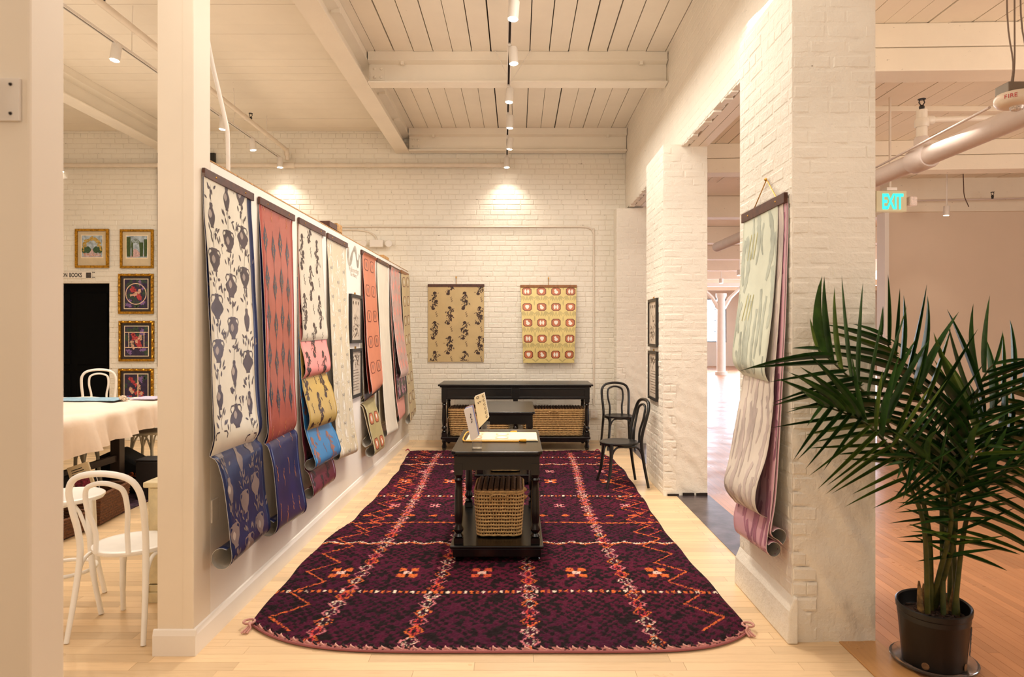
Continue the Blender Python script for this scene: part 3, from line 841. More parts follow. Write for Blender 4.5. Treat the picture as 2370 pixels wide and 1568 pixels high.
# --- panel 3 ---
t, zt = panel('tall stack of rose patterned sheets in beige, pink, mustard and blue on one walnut bar', 4.976, 5.655, (690, 503))
def lay(near, far, mat, ink, nm, Yn, Yf, zt, xo, rad=None, turns=.5, fn=None, **k):
    s = Sheet(edge(near, Yn, zt, xo, -1, rad, turns), edge(far, Yf, zt, xo, -1, rad, turns), layered=True)
    o = s.build(nm, mat, t, M_paperback)
    if fn: fn(s, o, *( [ink] if ink else []), **k)
    return s, o
lay([(691,540),(692,596),(697,691),(701,755),(701,780),(697,791)], [(745,560),(750,659),(753.5,723),(759,771),(758,785)], C_beige, I_rose, 'front_sheet', 4.98, 5.60, zt, .017, fn=pat_roses)
lay([(690,560),(692,700),(696,793),(702,819),(707.6,854),(705,870),(699,878)], [(746,570),(751,700),(756,788),(762,819),(765.6,844),(763,858),(754,863)], C_pink, I_rose, 'second_sheet', 4.98, 5.60, zt, .014, fn=pat_roses, seed=5)
lay([(690,580),(692,750),(699,879),(705,914),(715,956),(717,978),(711,997)], [(746.5,590),(752,760),(757.6,866),(769,898),(780,946),(778,970),(772,976)], C_yel, I_rose, 'third_sheet', 4.98, 5.61, zt, .011, fn=pat_roses, seed=6, v0=.1)
lay([(690,600),(692,850),(703,975),(708,1003),(717,1032),(727,1060),(731,1072)], [(749,590),(755,780),(762,930),(766,978),(778,1001),(788,1030),(790,1040)], C_sky, I_cop, 'fourth_sheet', 4.98, 5.65, zt, .008, rad=.045, turns=.8, fn=pat_roses, seed=7, v0=.2)
lay([(690,600),(691,850),(700,1020),(714,1090),(724,1128),(727,1140)], [(748,600),(752,850),(762,1020),(773,1069),(778,1092),(777,1105)], C_wine, I_rose, 'fifth_sheet', 4.99, 5.655, zt, .006, rad=.042, turns=.8, fn=pat_roses, seed=8, v0=.3)
finish(t)
# --- panel 4 ---
def pat_damask(sh, parent, mat=None):
    p = Print(sh); q = Print(sh); q.off = .0014; r = random.Random(4)
    for c in range(3):
        a = .1+c*.22; b = .1+(.11 if c % 2 else 0)
        while b < sh.L-.1:
            p.blob(a, b, .022, .045); p.ring(a, b, .05, .08, .006, 12); p.ring(a, b+.11, .07, .05, .005, 12)
            for k in range(12): p.leaf(a+r.uniform(-.09, .09), b+r.uniform(-.05, .18), r.uniform(0, 6.2), .035, .011, .9)
            q.leaf(a+.03, b+.14, PI/2+.3, .04, .012); q.blob(a-.02, b+.16, .007, .014)
            b += .25
    p.build('printed_damask', I_wh, parent); q.build('printed_birds', I_dia, parent)
t, zt = panel('single long beige sheet printed with white damask rings, left of the ribbon emblem', 5.73, 6.40, (757, 539))
lay([(757,570),(761,627),(766,755),(772,882),(777,985),(781.6,1025),(788,1052)], [(800,580),(802,659),(807,755),(813,882),(819,970),(825,1010),(830,1036)], C_dam, None, 'front_sheet', 5.74, 6.39, zt, .012, rad=.045, turns=.8, fn=pat_damask)
finish(t)
# --- panel 5 ---
t, zt = panel('terracotta sheet with paired octagons hanging over olive and brown sheets', 6.98, 7.66, (836, 578))
OC = dict(cols=2, rows=12, ax=.17, ay=.12, px=.29, py=.27, rx=.105, ry=.062)
lay([(839,600),(845,691),(850,803),(857,872),(862,905),(861,913)], [(868,612),(872,691),(879,787),(885,860),(886,886),(881,896)], C_terra, None, 'front_sheet', 7.0, 7.63, zt, .04, fn=lambda s, o: pat_octo(s, o, C_terra, I_oed, I_cop, **OC))
lay([(837,610),(843,750),(848,850),(853,900),(855,912)], [(866,612),(870,691),(877,787),(882,860),(883,880)], C_crim, None, 'second_sheet', 7.0, 7.6, zt, .030)
lay([(836,610),(837,750),(841,870),(843,915),(845,925)], [(864,612),(868,691),(874,787),(880,880),(880,900)], C_brown, None, 'third_sheet', 6.99, 7.6, zt, .02, rad=.03, turns=.4)
lay([(836,620),(838,800),(843,930),(848.5,953),(857,997),(866,1035),(868,1045)], [(866,640),(867,800),(868,921),(876,955),(884,990),(891,1020),(891,1030)], C_olive, None, 'fourth_sheet', 6.99, 7.62, zt, .012, rad=.055, turns=.75, fn=lambda s, o: pat_octo(s, o, I_ored, I_oed, I_wh, **OC))
lay([(836,640),(836,800),(839,930),(846,970),(856,1010),(860,1020)], [(866,640),(866,800),(867,921),(873,955),(880,985),(883,990)], C_oct, None, 'back_sheet', 6.985, 7.66, zt, .006, rad=.055, turns=.75)
finish(t)
# --- panel 6 ---
t, zt = panel('plain oatmeal sheet between the terracotta and the pink grey samples', 7.75, 8.455, (872, 597))
lay([(873,620),(875.6,691),(883.6,851),(890,946),(895,995),(897,1003)], [(898,625),(901,755),(909,867),(917,962),(922,990)], C_plain, None, 'front_sheet', 7.76, 8.44, zt, .012, rad=.04, turns=.6)
lay([(872,640),(873,800),(876,900),(878,960),(880,975)], [(897,640),(898,800),(900,900),(903,950),(905,965)], C_dam, None, 'back_sheet', 7.755, 8.45, zt, .006, rad=.06, turns=.75)
finish(t)
# --- panel 7 ---
def pat_blobs(sh, parent, m1, m2, seed=3):
    p = Print(sh); q = Print(sh); q.off = .0014; r = random.Random(seed); b = .05
    while b < sh.L-.05:
        for a in (.12, .33, .54):
            x, y = a+r.uniform(-.03, .03), b+r.uniform(-.02, .02)
            for k in range(5): p.leaf(x, y, k*1.26+r.random(), .075, .045, .5)
            for k in range(4): q.leaf(x+r.uniform(-.09, .09), y+r.uniform(-.09, .09), r.uniform(0, 6), .06, .018, .6)
        b += .17
    p.build('printed_blossoms', m1, parent); q.build('printed_leaves', m2, parent)
t, zt = panel('pink and grey floral sheet over black and salmon sheets, second from the back wall', 8.54, 9.26, (902, 613))
lay([(904,640),(912,755),(922,835),(928,863),(925,876)], [(925,640),(931,739),(941,819),(946,857),(941,870)], C_mauve, None, 'front_sheet', 8.56, 9.22, zt, .03, fn=lambda s, o: pat_blobs(s, o, C_salm, I_lil))
lay([(903,640),(907,720),(914,819),(920,898),(923,925)], [(926,650),(931,760),(938,850),(942,900),(941,911)], C_blk, None, 'second_sheet', 8.55, 9.22, zt, .02, fn=lambda s, o: pat_blobs(s, o, I_mag, C_mauve, 6))
lay([(902,650),(906,750),(915,900),(923,960),(925,972)], [(926,660),(930,800),(935,910),(938,950),(938,956)], C_salm, None, 'third_sheet', 8.545, 9.24, zt, .01, rad=.035, turns=.75)
finish(t)
# --- panel 8 ---
t, zt = panel('sand coloured sheet with paired octagons, the last sample before the back brick wall', 9.36, 9.98, (928, 625), M_oak)
lay([(929,650),(934.6,755),(944,914),(949,962),(950,975)], [(948,650),(950.5,787),(958.5,898),(963,945),(962,955)], C_oct, None, 'front_sheet', 9.37, 9.96, zt, .012, rad=.04, turns=.6, fn=lambda s, o: pat_octo(s, o, C_oct, I_oed, I_wh, cols=2, rows=12, ax=.17, ay=.14, px=.27, py=.27, rx=.10, ry=.07))
finish(t)
# --- ribbon emblem on the partition and framed sheets ---
t = thing('wall_emblem', 'grey brushed ribbon emblem with faint grey lettering on the partition above two black frames', 'emblem', (XW, 6.7, 2.05))
m = MB()
E = [(806,572),(806.3,600),(808,612),(812,604),(816,586),(820,577),(823.5,582),(825,598),(828,612),(830,606),(831.6,590)]
W_ = [.02,.06,.05,.05,.07,.07,.075,.075,.06,.06,.02]
def onwall(x, y, off=.0012):
    Y = (XW+off)*F/(x-CX); return at(x, y, Y)
P = cr([onwall(x, y) for x, y in E], 5)
WW = [W_[min(int(i/5), 10)] for i in range(len(P))]
n0 = 0
for i, p in enumerate(P):
    d = (P[min(i+1, len(P)-1)]-P[max(i-1, 0)]).normalized(); nn = Vector((0, -d.z, d.y))
    wq = .028+.012*math.sin(i*.5)
    m.v += [tuple(p+nn*wq), tuple(p-nn*wq)]
    if i: m.f.append((2*i-2, 2*i-1, 2*i+1, 2*i))
m.build('painted_ribbon', simple('grey_brush', (182, 170, 152), .6, var=.3, nscale=12), t)
def text3(txt, loc, size, mat, name, parent, rot=(PI/2, 0, 0), align='LEFT', ext=.0004, sx=1.0, bold=0):
    cu = bpy.data.curves.new(name, 'FONT'); cu.body = txt; cu.size = size; cu.extrude = ext; cu.align_x = align; cu.offset = bold
    o = bpy.data.objects.new('tmp', cu); COL.objects.link(o); bpy.context.view_layer.update()
    me = bpy.data.meshes.new_from_object(o.evaluated_get(bpy.context.evaluated_depsgraph_get())); bpy.data.objects.remove(o)
    me.materials.clear(); me.materials.append(mat); ob = bpy.data.objects.new(name, me); COL.objects.link(ob)
    ob.location = loc; ob.rotation_euler = rot; ob.scale = (sx, 1, 1)
    if parent: ob.parent = parent; ob.matrix_parent_inverse = Matrix.Translation(-parent.location)
    return ob
M_txt = simple('faint_lettering', (206, 192, 172), .6)
finish(t)
text3('Wallcoverings', (XW+.001, 6.50, at(808, 627, 6.5).z), .075, M_txt, 'lettering', t, (PI/2, 0, PI/2), sx=.95)
text3('The Makery', (XW+.001, 6.56, at(808, 637, 6.5).z), .055, M_txt, 'lettering', t, (PI/2, 0, PI/2))
def frame_x(label, Ya, Yb, z0, z1, xw, side, name='picture_frame', wd=.03, dep=.028, hook=True):
    t = thing(name, label, 'frame', (xw, (Ya+Yb)/2, z0))
    a, b = sorted((xw+side*.002, xw+side*dep))
    L = [((Ya, z0), (Ya+wd, z1)), ((Yb-wd, z0), (Yb, z1)), ((Ya+wd, z0), (Yb-wd, z0+wd)), ((Ya+wd, z1-wd), (Yb-wd, z1))]
    m = MB()
    for (p, q) in L: m.box(a, p[0], p[1], b, q[0], q[1])
    m.build('frame', M_frame, t)
    c, d = sorted((xw+side*.003, xw+side*(dep-.012)))
    MB().box(c, Ya+wd*.8, z0+wd*.8, d, Yb-wd*.8, z1-wd*.8).build('print', simple('aged_print', (206, 190, 172), .25, var=.08, nscale=12), t)
    sh = Sheet([Vector((xw+side*(dep-.0115), Ya+wd+.02, z1-wd-.02-k*(z1-z0-2*wd-.04)/3)) for k in range(4)], [Vector((xw+side*(dep-.0115), Yb-wd-.02, z1-wd-.02-k*(z1-z0-2*wd-.04)/3)) for k in range(4)], face=(side, 0, 0))
    p = Print(sh); r = random.Random(int(Ya*100)+int(z0*10))
    if z0 > 1.3:
        for k in range(3): p.blob(sh.W*(.2+.3*k), .03, .02, .018)
        for k in range(60): p.leaf(sh.W*.5+r.gauss(0, .07), r.gauss(.26, .08), r.uniform(0, 6), .03, .01, .6)
    else:
        for k in range(12): p.ribbon([(.01, .16+k*.028), (sh.W*.5, .16+k*.028), (sh.W-.02-r.random()*.08, .16+k*.028)], [.004]*3)
        for k in range(40): p.leaf(sh.W*.5+r.gauss(0, .09), abs(r.gauss(.05, .04)), r.uniform(0, 6), .03, .012, .6)
    if p.m.v: p.build('printed_marks', simple('sepia_ink', (96, 76, 56), .5, var=.3, nscale=30), t)
    if hook: MB().box(min(xw, xw+side*.012), (Ya+Yb)/2-.012, z1, max(xw, xw+side*.012), (Ya+Yb)/2+.012, z1+.022).build('brass_hook', M_brass, t)
    finish(t); return t
frame_x('upper black framed botanical print on the partition under the ribbon emblem', 6.50, 6.95, 1.50, 1.975, XW, 1)
frame_x('lower black framed page of text and drawings on the partition', 6.54, 6.95, .965, 1.445, XW, 1)
frame_x('upper black framed print on the side of the pier beside the chairs', 6.92, 7.36, 1.455, 1.955, 1.43, -1)
frame_x('lower black framed print on the side of the pier, touching the tilted chair', 6.92, 7.36, .90, 1.41, 1.43, -1)
# --- sample on the near pier (faces -x) ---
LAYER.clear()
XP = 1.414
t = thing('wallpaper_sample', 'mint, grey and pink brushed sheets hanging from a cord on the near brick pier', 'wallpaper', (XP, 3.9, 2.33))
za = at(1823, 443, 3.54).z; zb_ = at(1722, 490, 4.22).z
m = MB(); m.box(XP-.026, 3.56, za-.055, XP-.004, 4.24, za)
o = m.build('hanger_bar', M_walnut, t, bevel=.002)
for y in (3.68, 4.12): MB().lathe([(.006, 0), (.004, -.003)], (XP-.026, y, za-.028), 8, 'x').build('screw', M_brass, o)
zt = za-.05
def edgeR(pts, Y, xo, rad=None, turns=.5):
    P = [Vector((XP-xo, Y, zt+.02))]
    for x, y in pts:
        q = at(x, y, Y); q.x = min(q.x, XP-.003); P.append(q)
    if rad: P = curl_tail(P, rad, turns, 1, Y)
    return P
def layR(near, far, mat, nm, xo, Yn, Yf, rad=None, turns=.5, fn=None):
    s = Sheet(edgeR(near, Yn, xo, rad, turns), edgeR(far, Yf, xo, rad, turns), face=(-1, 0, 0), layered=True)
    # u=0 is the near edge; normal must face -x
    o = s.build(nm, mat, t, M_paperback)
    if fn: fn(s, o)
def tulips(m1, m2=None, seed=1):
    def f(s, o):
        p = Print(s); q = Print(s); q.off = .0014; r = random.Random(seed)
        b = .1
        while b < s.L-.12:
            for k in range(9):
                a = .05+k*.068+r.uniform(-.03, .03); L = r.uniform(.18, .46); n = 15; b0 = b+r.uniform(-.12, .12)
                b0 = max(.02, b0); L = min(L, s.L-.03-b0)
                if L < .08: continue
                bend = r.uniform(-.07, .07); ww = r.uniform(.020, .062); ph = r.uniform(0, 6)
                p.ribbon([(a+bend*math.sin(PI*i/(n-1)), b0+L*i/(n-1)) for i in range(n)], [ww*(math.sin(PI*(.14+.8*i/(n-1)))**.5)*(1+.22*math.sin(ph+i*1.9)) for i in range(n)], 1)
            for k in range(3):
                if m2: q.ribbon([(.3+.05*k+.01*i, b+.03+.03*i) for i in range(6)], [.012]*6)
            b += .36
        p.build('printed_tulips', m1, o)
        if m2: q.build('printed_stalks', m2, o)
    return f
C_mint = paper('mint_paper', (220, 226, 206), .4); C_greyb = paper('warm_grey_paper', (226, 214, 200), .42); C_pk = paper('rose_pink_paper', (222, 172, 184), .4)
layR([(1800,500),(1796,602),(1787,718),(1775,816),(1769,853),(1772,872),(1778,884)], [(1721,520),(1713,657),(1701,760),(1695,815),(1699,845),(1720,868)], C_mint, 'front_sheet', .024, 3.66, 4.22, fn=tulips(I_grey, I_olv))
layR([(1813,520),(1808,645),(1799,780),(1790,890),(1789,940),(1775,1049),(1752,1122),(1747,1165),(1756,1190),(1776,1200)], [(1722,600),(1721,760),(1719,880),(1707,951),(1687,1061),(1676,1110),(1680,1135),(1701,1163)], C_greyb, 'second_sheet', .018, 3.60, 4.22, fn=tulips(I_lil, None, 2))
layR([(1819,520),(1815,706),(1806,890),(1790,1134),(1777,1235),(1773,1270)], [(1723,700),(1722,900),(1719,1080),(1707,1153),(1698,1190),(1699,1222)], C_pk, 'third_sheet', .013, 3.57, 4.20, rad=.042, turns=.92, fn=tulips(I_mag, None, 3))
layR([(1820,520),(1818,706),(1811,890),(1797,1134),(1786,1215),(1783,1240)], [(1724,700),(1723,900),(1722,1060),(1713,1140),(1706,1170),(1706,1200)], C_pk, 'fourth_sheet', .008, 3.56, 4.20, rad=.045, turns=.92)
ap = Vector((XP-.006, 3.86, at(1775, 416, 3.86).z))
MB().tube([Vector((XP-.012, 3.70, za)), ap, Vector((XP-.012, 4.05, za))], .0035, 6).build('cord', M_brass, t)
MB().lathe([(.008, 0), (.01, -.006), (.004, -.014)], ap, 8, 'x').build('hook', M_brass, t)
finish(t)
# --- two posters on the back wall ---
def poster(label, x0, x1, y0, y1, barmat, paperm, fn, taper=0, bow=.0, Y=YB-.006):
    A, B = at(x0, y0, Y-.02), at(x1, y1, Y-.02)
    t = thing('wall_hanging', label, 'wallpaper', ((A.x+B.x)/2, Y, A.z))
    MB().box(A.x, Y-.028, A.z-.04, B.x, Y-.008, A.z).build('hanger_bar', barmat, t, bevel=.002)
    k = 5
    def e(x, sgn): return [Vector((x+sgn*taper*i/(k-1), Y-.018-bow*math.sin(PI*.75*i/(k-1)), A.z-.03-(A.z-.03-B.z)*i/(k-1))) for i in range(k)]
    s = Sheet(e(A.x+.005, 1), e(B.x-.005, -1)); 
    if s.N(.5, .5).y > 0: s.out = -s.out
    o = s.build('sheet', paperm, t); fn(s, o)
    mx = (A.x+B.x)/2
    MB().tube([(mx, Y-.012, A.z), (mx, Y-.012, A.z+.10)], .004, 6).build('cord', M_brass, t)
    MB().box(mx-.008, Y-.016, A.z+.09, mx+.008, Y-.004, A.z+.115).build('hook', M_brass, t)
    finish(t)
C_kraft = paper('kraft_paper', (198, 172, 124), .5, .05); C_ylw = paper('pale_yellow_paper', (224, 202, 132), .5, .05)
poster('tan wall hanging with dark brown roses on the back wall, left of the fruit one', 990, 1121, 658, 838, M_walnut, C_kraft, lambda s, o: pat_roses(s, o, I_rose, pitch=.222, cols=4, a0=.09))
poster('pale yellow wall hanging with red octagon fruits on the back wall', 1204, 1335, 660, 840, M_oak, C_ylw, lambda s, o: pat_octo(s, o, I_ored, I_oed, I_wh, I_lf, cols=4, rows=5, ax=.09, ay=.07, px=.218, py=.235, rx=.071, ry=.058), taper=.04, bow=.10)
# ================================================================ rug
def make_rug():
    XS, YS = 340, 720; y0, y1 = 3.40, 9.12
    rs = np.random.RandomState(4)
    U, V = np.meshgrid(np.linspace(0, 1, XS), np.linspace(0, 1, YS))
    Yv = [3.3, 3.7, 4.4, 5.1, 5.7, 6.6, 7.9, 8.6, 9.2]
    XL = np.interp(y0+(y1-y0)*V, Yv, [-1.47, -1.475, -1.49, -1.48, -1.40, -1.375, -1.38, -1.43, -1.45])
    XRt = np.interp(y0+(y1-y0)*V, Yv, [1.24, 1.245, 1.215, 1.19, 1.185, 1.21, 1.235, 1.20, 1.08])
    X = XL+(XRt-XL)*U; c = np.abs(2*U-1)
    kL = np.where(U < .5, .34*c**4.6, .26*c**7)
    Y = y0+kL*(1-V)**3.0*1.0+(y1-y0)*V*(1-kL/ (y1-y0)*0) - .05*np.sin(V*PI)*0
    Y = Y+V**12*(.05*np.sin(U*9)+.02*np.sin(U*31))
    X = X+.006*np.sin(Y*9)
    e = np.minimum(np.minimum(U, 1-U)*2.7, np.minimum(V, 1-V)*5.7)
    thick = .022*np.clip(e/.03, 0, 1)**.5
    # knots
    kx = np.floor(X/.027+.25*np.sin(Y*40)).astype(int); ky = np.floor(Y/.034+.3*np.sin(X*5)+.3*np.sin(X*47)).astype(int)
    chk = ((kx+ky) % 2)
    table = rs.rand(400, 400)
    rk = table[(kx+150) % 400, ky % 400]
    nz = rs.rand(YS, XS)
    Z = .004+thick+(thick > .015)*(.006*(nz-.5)+.004*chk*0+.003*np.sin(X/.033*PI)*np.sin(Y/.042*PI))
    big = np.sin(X*2.3+1)*np.sin(Y*1.7)+np.sin(Y*3.1+X)
    C = np.zeros((YS, XS, 3))
    bur = np.array(lin((96, 20, 48))); pur = np.array(lin((72, 14, 44))); drk = np.array(lin((30, 14, 18)))
    isd = (chk == 1) & (rk < .80) | (rk < .14)
    mixv = np.clip(.5+.35*big+.4*(nz-.5), 0, 1)[..., None]
    C[:] = bur*(mixv)+pur*(1-mixv)
    C[isd] = drk
    C *= (.56+.42*nz)[..., None]
    ORG = np.array(lin((212, 104, 48))); PNK = np.array(lin((204, 118, 124))); WHT = np.array(lin((242, 214, 190))); RED = np.array(lin((206, 66, 62)))
    def put(mask, col, p=.8):
        m = mask & (rs.rand(YS, XS) < p); C[m] = (col*(.75+.4*nz)[..., None])[m]
    seg = lambda a, b: (Y > a) & (Y < b)
    # diamond chains running the length of the rug
    for ci, xa in enumerate((-1.0, -.50, .034, .655)):
        cx = xa+.03*np.sin(Y*1.3+ci)+np.where(Y < 4.6, (4.6-Y)*(-.03 if ci < 2 else .02), 0)
        per = .122; ph = (Y/per) % 1; tri = np.abs(ph-.5)*2      # 1 at tips
        idx = np.floor(Y/per).astype(int)
        hw = .044*(1-tri)+.004
        d = np.abs(X-cx); edge1 = np.abs(d-hw) < .0075; edge2 = np.abs(d-hw*.45) < .006
        hue = (idx*7+ci*3) % 5
        on = (Y < 8.95)
        put(edge1 & on & (hue < 2), ORG, .62); put(edge1 & on & (hue >= 2), PNK, .62); put(edge1 & on & (hue == 4), WHT, .2)
        put(edge2 & on & (hue % 2 == 0), WHT*.8, .35); put(edge2 & on & (hue % 2 == 1), RED, .6)
        put((d < .012) & on & (tri > .85), ORG, .8)
        put((d < .02) & on & (Y > 5.4) & (tri < .4), PNK, .5)
    # cross bands
    dash = ((X/.036) % 1) < .55; al = (np.floor(X/.036) % 3)
    for yy, kind in ((4.15, 'dot'), (5.12, 'zig'), (5.66, 'line'), (5.88, 'dash'), (6.58, 'dot'), (8.18, 'zig'), (8.62, 'dot')):
        if kind == 'dot':
            b = (np.abs(Y-yy-.01*np.sin(X*4)) < .018) & dash
            put(b & (al == 0), WHT, .85); put(b & (al != 0), ORG, .85)
        elif kind == 'zig':
            z = yy+.05*(np.abs(((X/.20) % 1)-.5)*2-.5); put(np.abs(Y-z) < .012, WHT, .55); put(np.abs(Y-z+.018) < .010, ORG, .8)
        elif kind == 'line': put(np.abs(Y-yy-.012*np.sin(X*6)) < .011, ORG, .85)
        else: put((np.abs(Y-yy) < .02) & (((X/.19) % 1) < .35), ORG, .85)
    # small cross motifs
    def motif(x, y, s, c1):
        for dx, dy in ((-1, -1), (1, -1), (-1, 1), (1, 1)):
            put((np.abs(X-x-dx*s*.55) < s*.36) & (np.abs(Y-y-dy*s*.75) < s*.42), c1, .9)
        put((np.abs(X-x) < s*.36) & (np.abs(Y-y) < s*.34), WHT*.6+PNK*.4, .9)
    for k, x in enumerate((-1.16, -.72, -.235, .385, .915)): motif(x, 4.48, .072, (ORG, ORG, RED*.5+ORG*.5, ORG, ORG)[k])
    for x in (-1.2, -.72, .35, .95): motif(x, 7.24, .07, ORG)
    for x in (-1.12, -.75, .38, .98): motif(x, 6.22, .05, PNK); motif(x*.96, 7.75, .05, PNK)
    # zigzags along both edges
    for yb in (0, 1):
        tri = np.abs(((Y/.36) % 1)-.5)*2
        zx = np.where(yb == 0, XL+.10+.17*tri, XRt-.10-.17*tri)
        put((np.abs(X-zx) < .009) & (Y > 3.60), ORG*.85+RED*.15, .8)
        tri2 = np.abs((((Y+.11)/.30) % 1)-.5)*2
        zx = np.where(yb == 0, XL+.16+.15*tri2, XRt-.04-.15*tri2)
        put((np.abs(X-zx) < .008) & (Y > 5.3), RED*.6+ORG*.4, .7)
    put((V < .004), np.array(lin((196, 128, 120))), .9)
    v = np.stack([X, Y, Z], -1).reshape(-1, 3)
    i = np.arange(YS-1)[:, None]*XS+np.arange(XS-1)[None, :]
    f = np.stack([i, i+1, i+1+XS, i+XS], -1).reshape(-1, 4)
    me = bpy.data.meshes.new('rug'); me.vertices.add(len(v)); me.vertices.foreach_set('co', v.ravel())
    me.loops.add(f.size); me.loops.foreach_set('vertex_index', f.ravel())
    me.polygons.add(len(f)); me.polygons.foreach_set('loop_start', np.arange(0, f.size, 4)); me.polygons.foreach_set('loop_total', np.full(len(f), 4))
    me.update(calc_edges=True)
    ca = me.color_attributes.new('col', 'FLOAT_COLOR', 'POINT')
    cc = np.concatenate([C.reshape(-1, 3), np.ones((len(v), 1))], 1).astype(np.float32); ca.data.foreach_set('color', cc.ravel())
    me.materials.append(vcol('wool_pile', .95, .6)); me.polygons.foreach_set('use_smooth', [True]*len(f))
    o = bpy.data.objects.new('pile', me); COL.objects.link(o)
    t = thing('woven_rug', 'long burgundy wool rug with orange and pink diamonds under the black tables', 'rug', (-.1, 6.2, 0))
    o.parent = t; o.matrix_parent_inverse = Matrix.Translation(-t.location)
    # braided edge along the front
    pk = simple('pink_yarn', (206, 150, 138), .8); dk = simple('dark_yarn', (40, 20, 24), .9)
    P = [Vector((X[0, j], Y[0, j]-.004, .012)) for j in range(0, XS, 2)]
    m = MB().tube(P, .006, 6); m.build('edge_cord', simple('edge_cord_yarn', (150, 84, 84), .85), t)
    m1, m2 = MB(), MB()
    for j in range(4, XS-4, 5):
        p = Vector((X[1, j], Y[1, j]+.012, .022)); q = Vector((X[1, min(j+3, XS-1)], Y[1, min(j+3, XS-1)]+.004, .016))
        (m1 if (j//5) % 2 else m2).tube([p+Vector((0, .012, .003)), p, q], [.004, .007, .004], 5)
    m1.build('pink_stitches', pk, t)['kind'] = 'stuff'; m2.build('dark_stitches', dk, t)['kind'] = 'stuff'
    for (x, y, s) in ((-1.455, 3.70, 1), (1.235, 3.66, -1)):
        m = MB()
        for k in range(3):
            m.tube(cr([(x, y, .03), (x+s*.02, y-.03-.01*k, .04), (x+s*(.01+.01*k), y-.06, .025), (x+s*(.015*k-.01), y-.085, .008)], 4), .0055, 6)
        m.tube([(x+.03*math.cos(a), y+.03*math.sin(a), .035) for a in [k*PI/5 for k in range(11)]], .006, 6)
        m.build('corner_tassel', pk, t)
    for (x, y) in ((-1.44, 9.14), (1.10, 9.12)):
        m = MB()
        for k in range(3): m.tube(cr([(x, y-.03, .02), (x-.03, y+.01*k, .04), (x-.06, y+.02*k, .02)], 3), .006, 6)
        m.build('corner_tassel', simple('red_yarn', (150, 46, 60), .9), t)
    finish(t)
make_rug()
# ================================================================ furniture
def leg_profile(z0, z1, r=.026):
    h = z1-z0
    return [(r*.95, z0), (r*1.25, z0+.012), (r*.7, z0+.03), (r*1.25, z0+.05), (r*1.3, z0+.062), (r*.8, z0+.085), (r*.95, z0+.11), (r*1.12, z0+.15), (r*1.14, z0+h*.42), (r*.98, z0+h*.75), (r*.86, z1-.05), (r*1.15, z1-.035), (r*.85, z1-.022), (r*1.1, z1)]
def foot_profile(z0, z1, r=.028):
    h = z1-z0
    return [(r*.55, z0), (r*.9, z0+h*.12), (r*1.15, z0+h*.35), (r*.75, z0+h*.62), (r*1.1, z0+h*.78), (r*.9, z1)]
def side_table(label, x0, x1, y0, y1):
    t = thing('console_table', label, 'table', ((x0+x1)/2, y0, 0), group=None)
    c = .03
    oc = lambda a, b, d, e, c: [(a+c, d), (b-c, d), (b, d+c), (b, e-c), (b-c, e), (a+c, e), (a, e-c), (a, d+c)]
    MB().prism(oc(x0, x1, y0, y1, c), .762, .786).build('tabletop', M_black, t, bevel=.006)
    MB().prism(oc(x0+.012, x1-.012, y0+.012, y1-.012, c), .748, .7615).build('top_moulding', M_black, t, bevel=.005)
    m = MB(); a, b, d, e = x0+.022, x1-.022, y0+.03, y1-.03
    for q in ((a, d, b, d+.022), (a, e-.022, b, e), (a, d+.022, a+.022, e-.022), (b-.022, d+.022, b, e-.022)): m.box(q[0], q[1], .655, q[2], q[3], .7478)
    m.build('apron', M_black, t)
    MB().box(x0-.006, y0-.004, .118, x1+.006, y1+.004, .142).build('shelf', M_black, t, bevel=.008)
    m = MB()
    for q in ((x0+.012, y0+.012, x1-.012, y0+.034), (x0+.012, y1-.034, x1-.012, y1-.012), (x0+.012, y0+.034, x0+.034, y1-.034), (x1-.034, y0+.034, x1-.012, y1-.034)): m.box(q[0], q[1], .06, q[2], q[3], .1178)
    m.build('shelf_rail', M_black, t, bevel=.004)
    for lx in (x0+.05, x1-.05):
        for ly in (y0+.055, y1-.055):
            m = MB().box(lx-.031, ly-.031, .145, lx+.031, ly+.031, .185)
            m.lathe(leg_profile(.185, .62, .027), (lx, ly, 0), 18); m.box(lx-.029, ly-.029, .62, lx+.029, ly+.029, .70)
            m.lathe(foot_profile(.027, .06, .03), (lx, ly, 0), 16)
            soft(m.build('leg', M_black, t), 40)
    finish(t); return t
side_table('black lacquered table with sample book and card stands, nearest the camera', -.458, .172, 4.67, 5.78)
side_table('black lacquered table behind the first one, in front of the long console', -.44, .178, 7.02, 8.12)
t = thing('console_table', 'long black sideboard console with two big baskets against the back wall', 'table', (0, 9.22, 0))
x0, x1, y0, y1 = -1.03, .975, 9.22, 9.90
MB().box(x0-.045, y0-.03, .88, x1+.045, y1+.01, .905).build('tabletop', M_black, t, bevel=.008)
MB().box(x0-.02, y0-.015, .862, x1+.02, y1, .8795).build('top_moulding', M_black, t, bevel=.006)
m = MB(); m.box(x0, y0+.012, .70, x1, y0+.034, .8615); m.box(x0, y1-.03, .70, x1, y1-.01, .8615); m.box(x0, y0+.034, .70, x0+.022, y1-.03, .8615); m.box(x1-.022, y0+.034, .70, x1, y1-.03, .8615)
m.build('apron', M_black, t)
mx = (x0+x1)/2
for (a, b) in ((x0+.06, mx-.045), (mx+.045, x1-.06)):
    m = MB()
    for q in ((a, .72, b, .735), (a, .835, b, .85), (a, .735, a+.015, .835), (b-.015, .735, b, .835)): m.box(q[0], y0+.002, q[1], q[2], y0+.0118, q[3])
    m.build('drawer_panel', M_black, t, bevel=.003)
MB().box(x0-.01, y0, .158, x1+.01, y1, .19).build('shelf', M_black, t, bevel=.006)
MB().box(x0+.02, y0+.02, .12, x1-.02, y0+.04, .1575).build('shelf_rail', M_black, t)
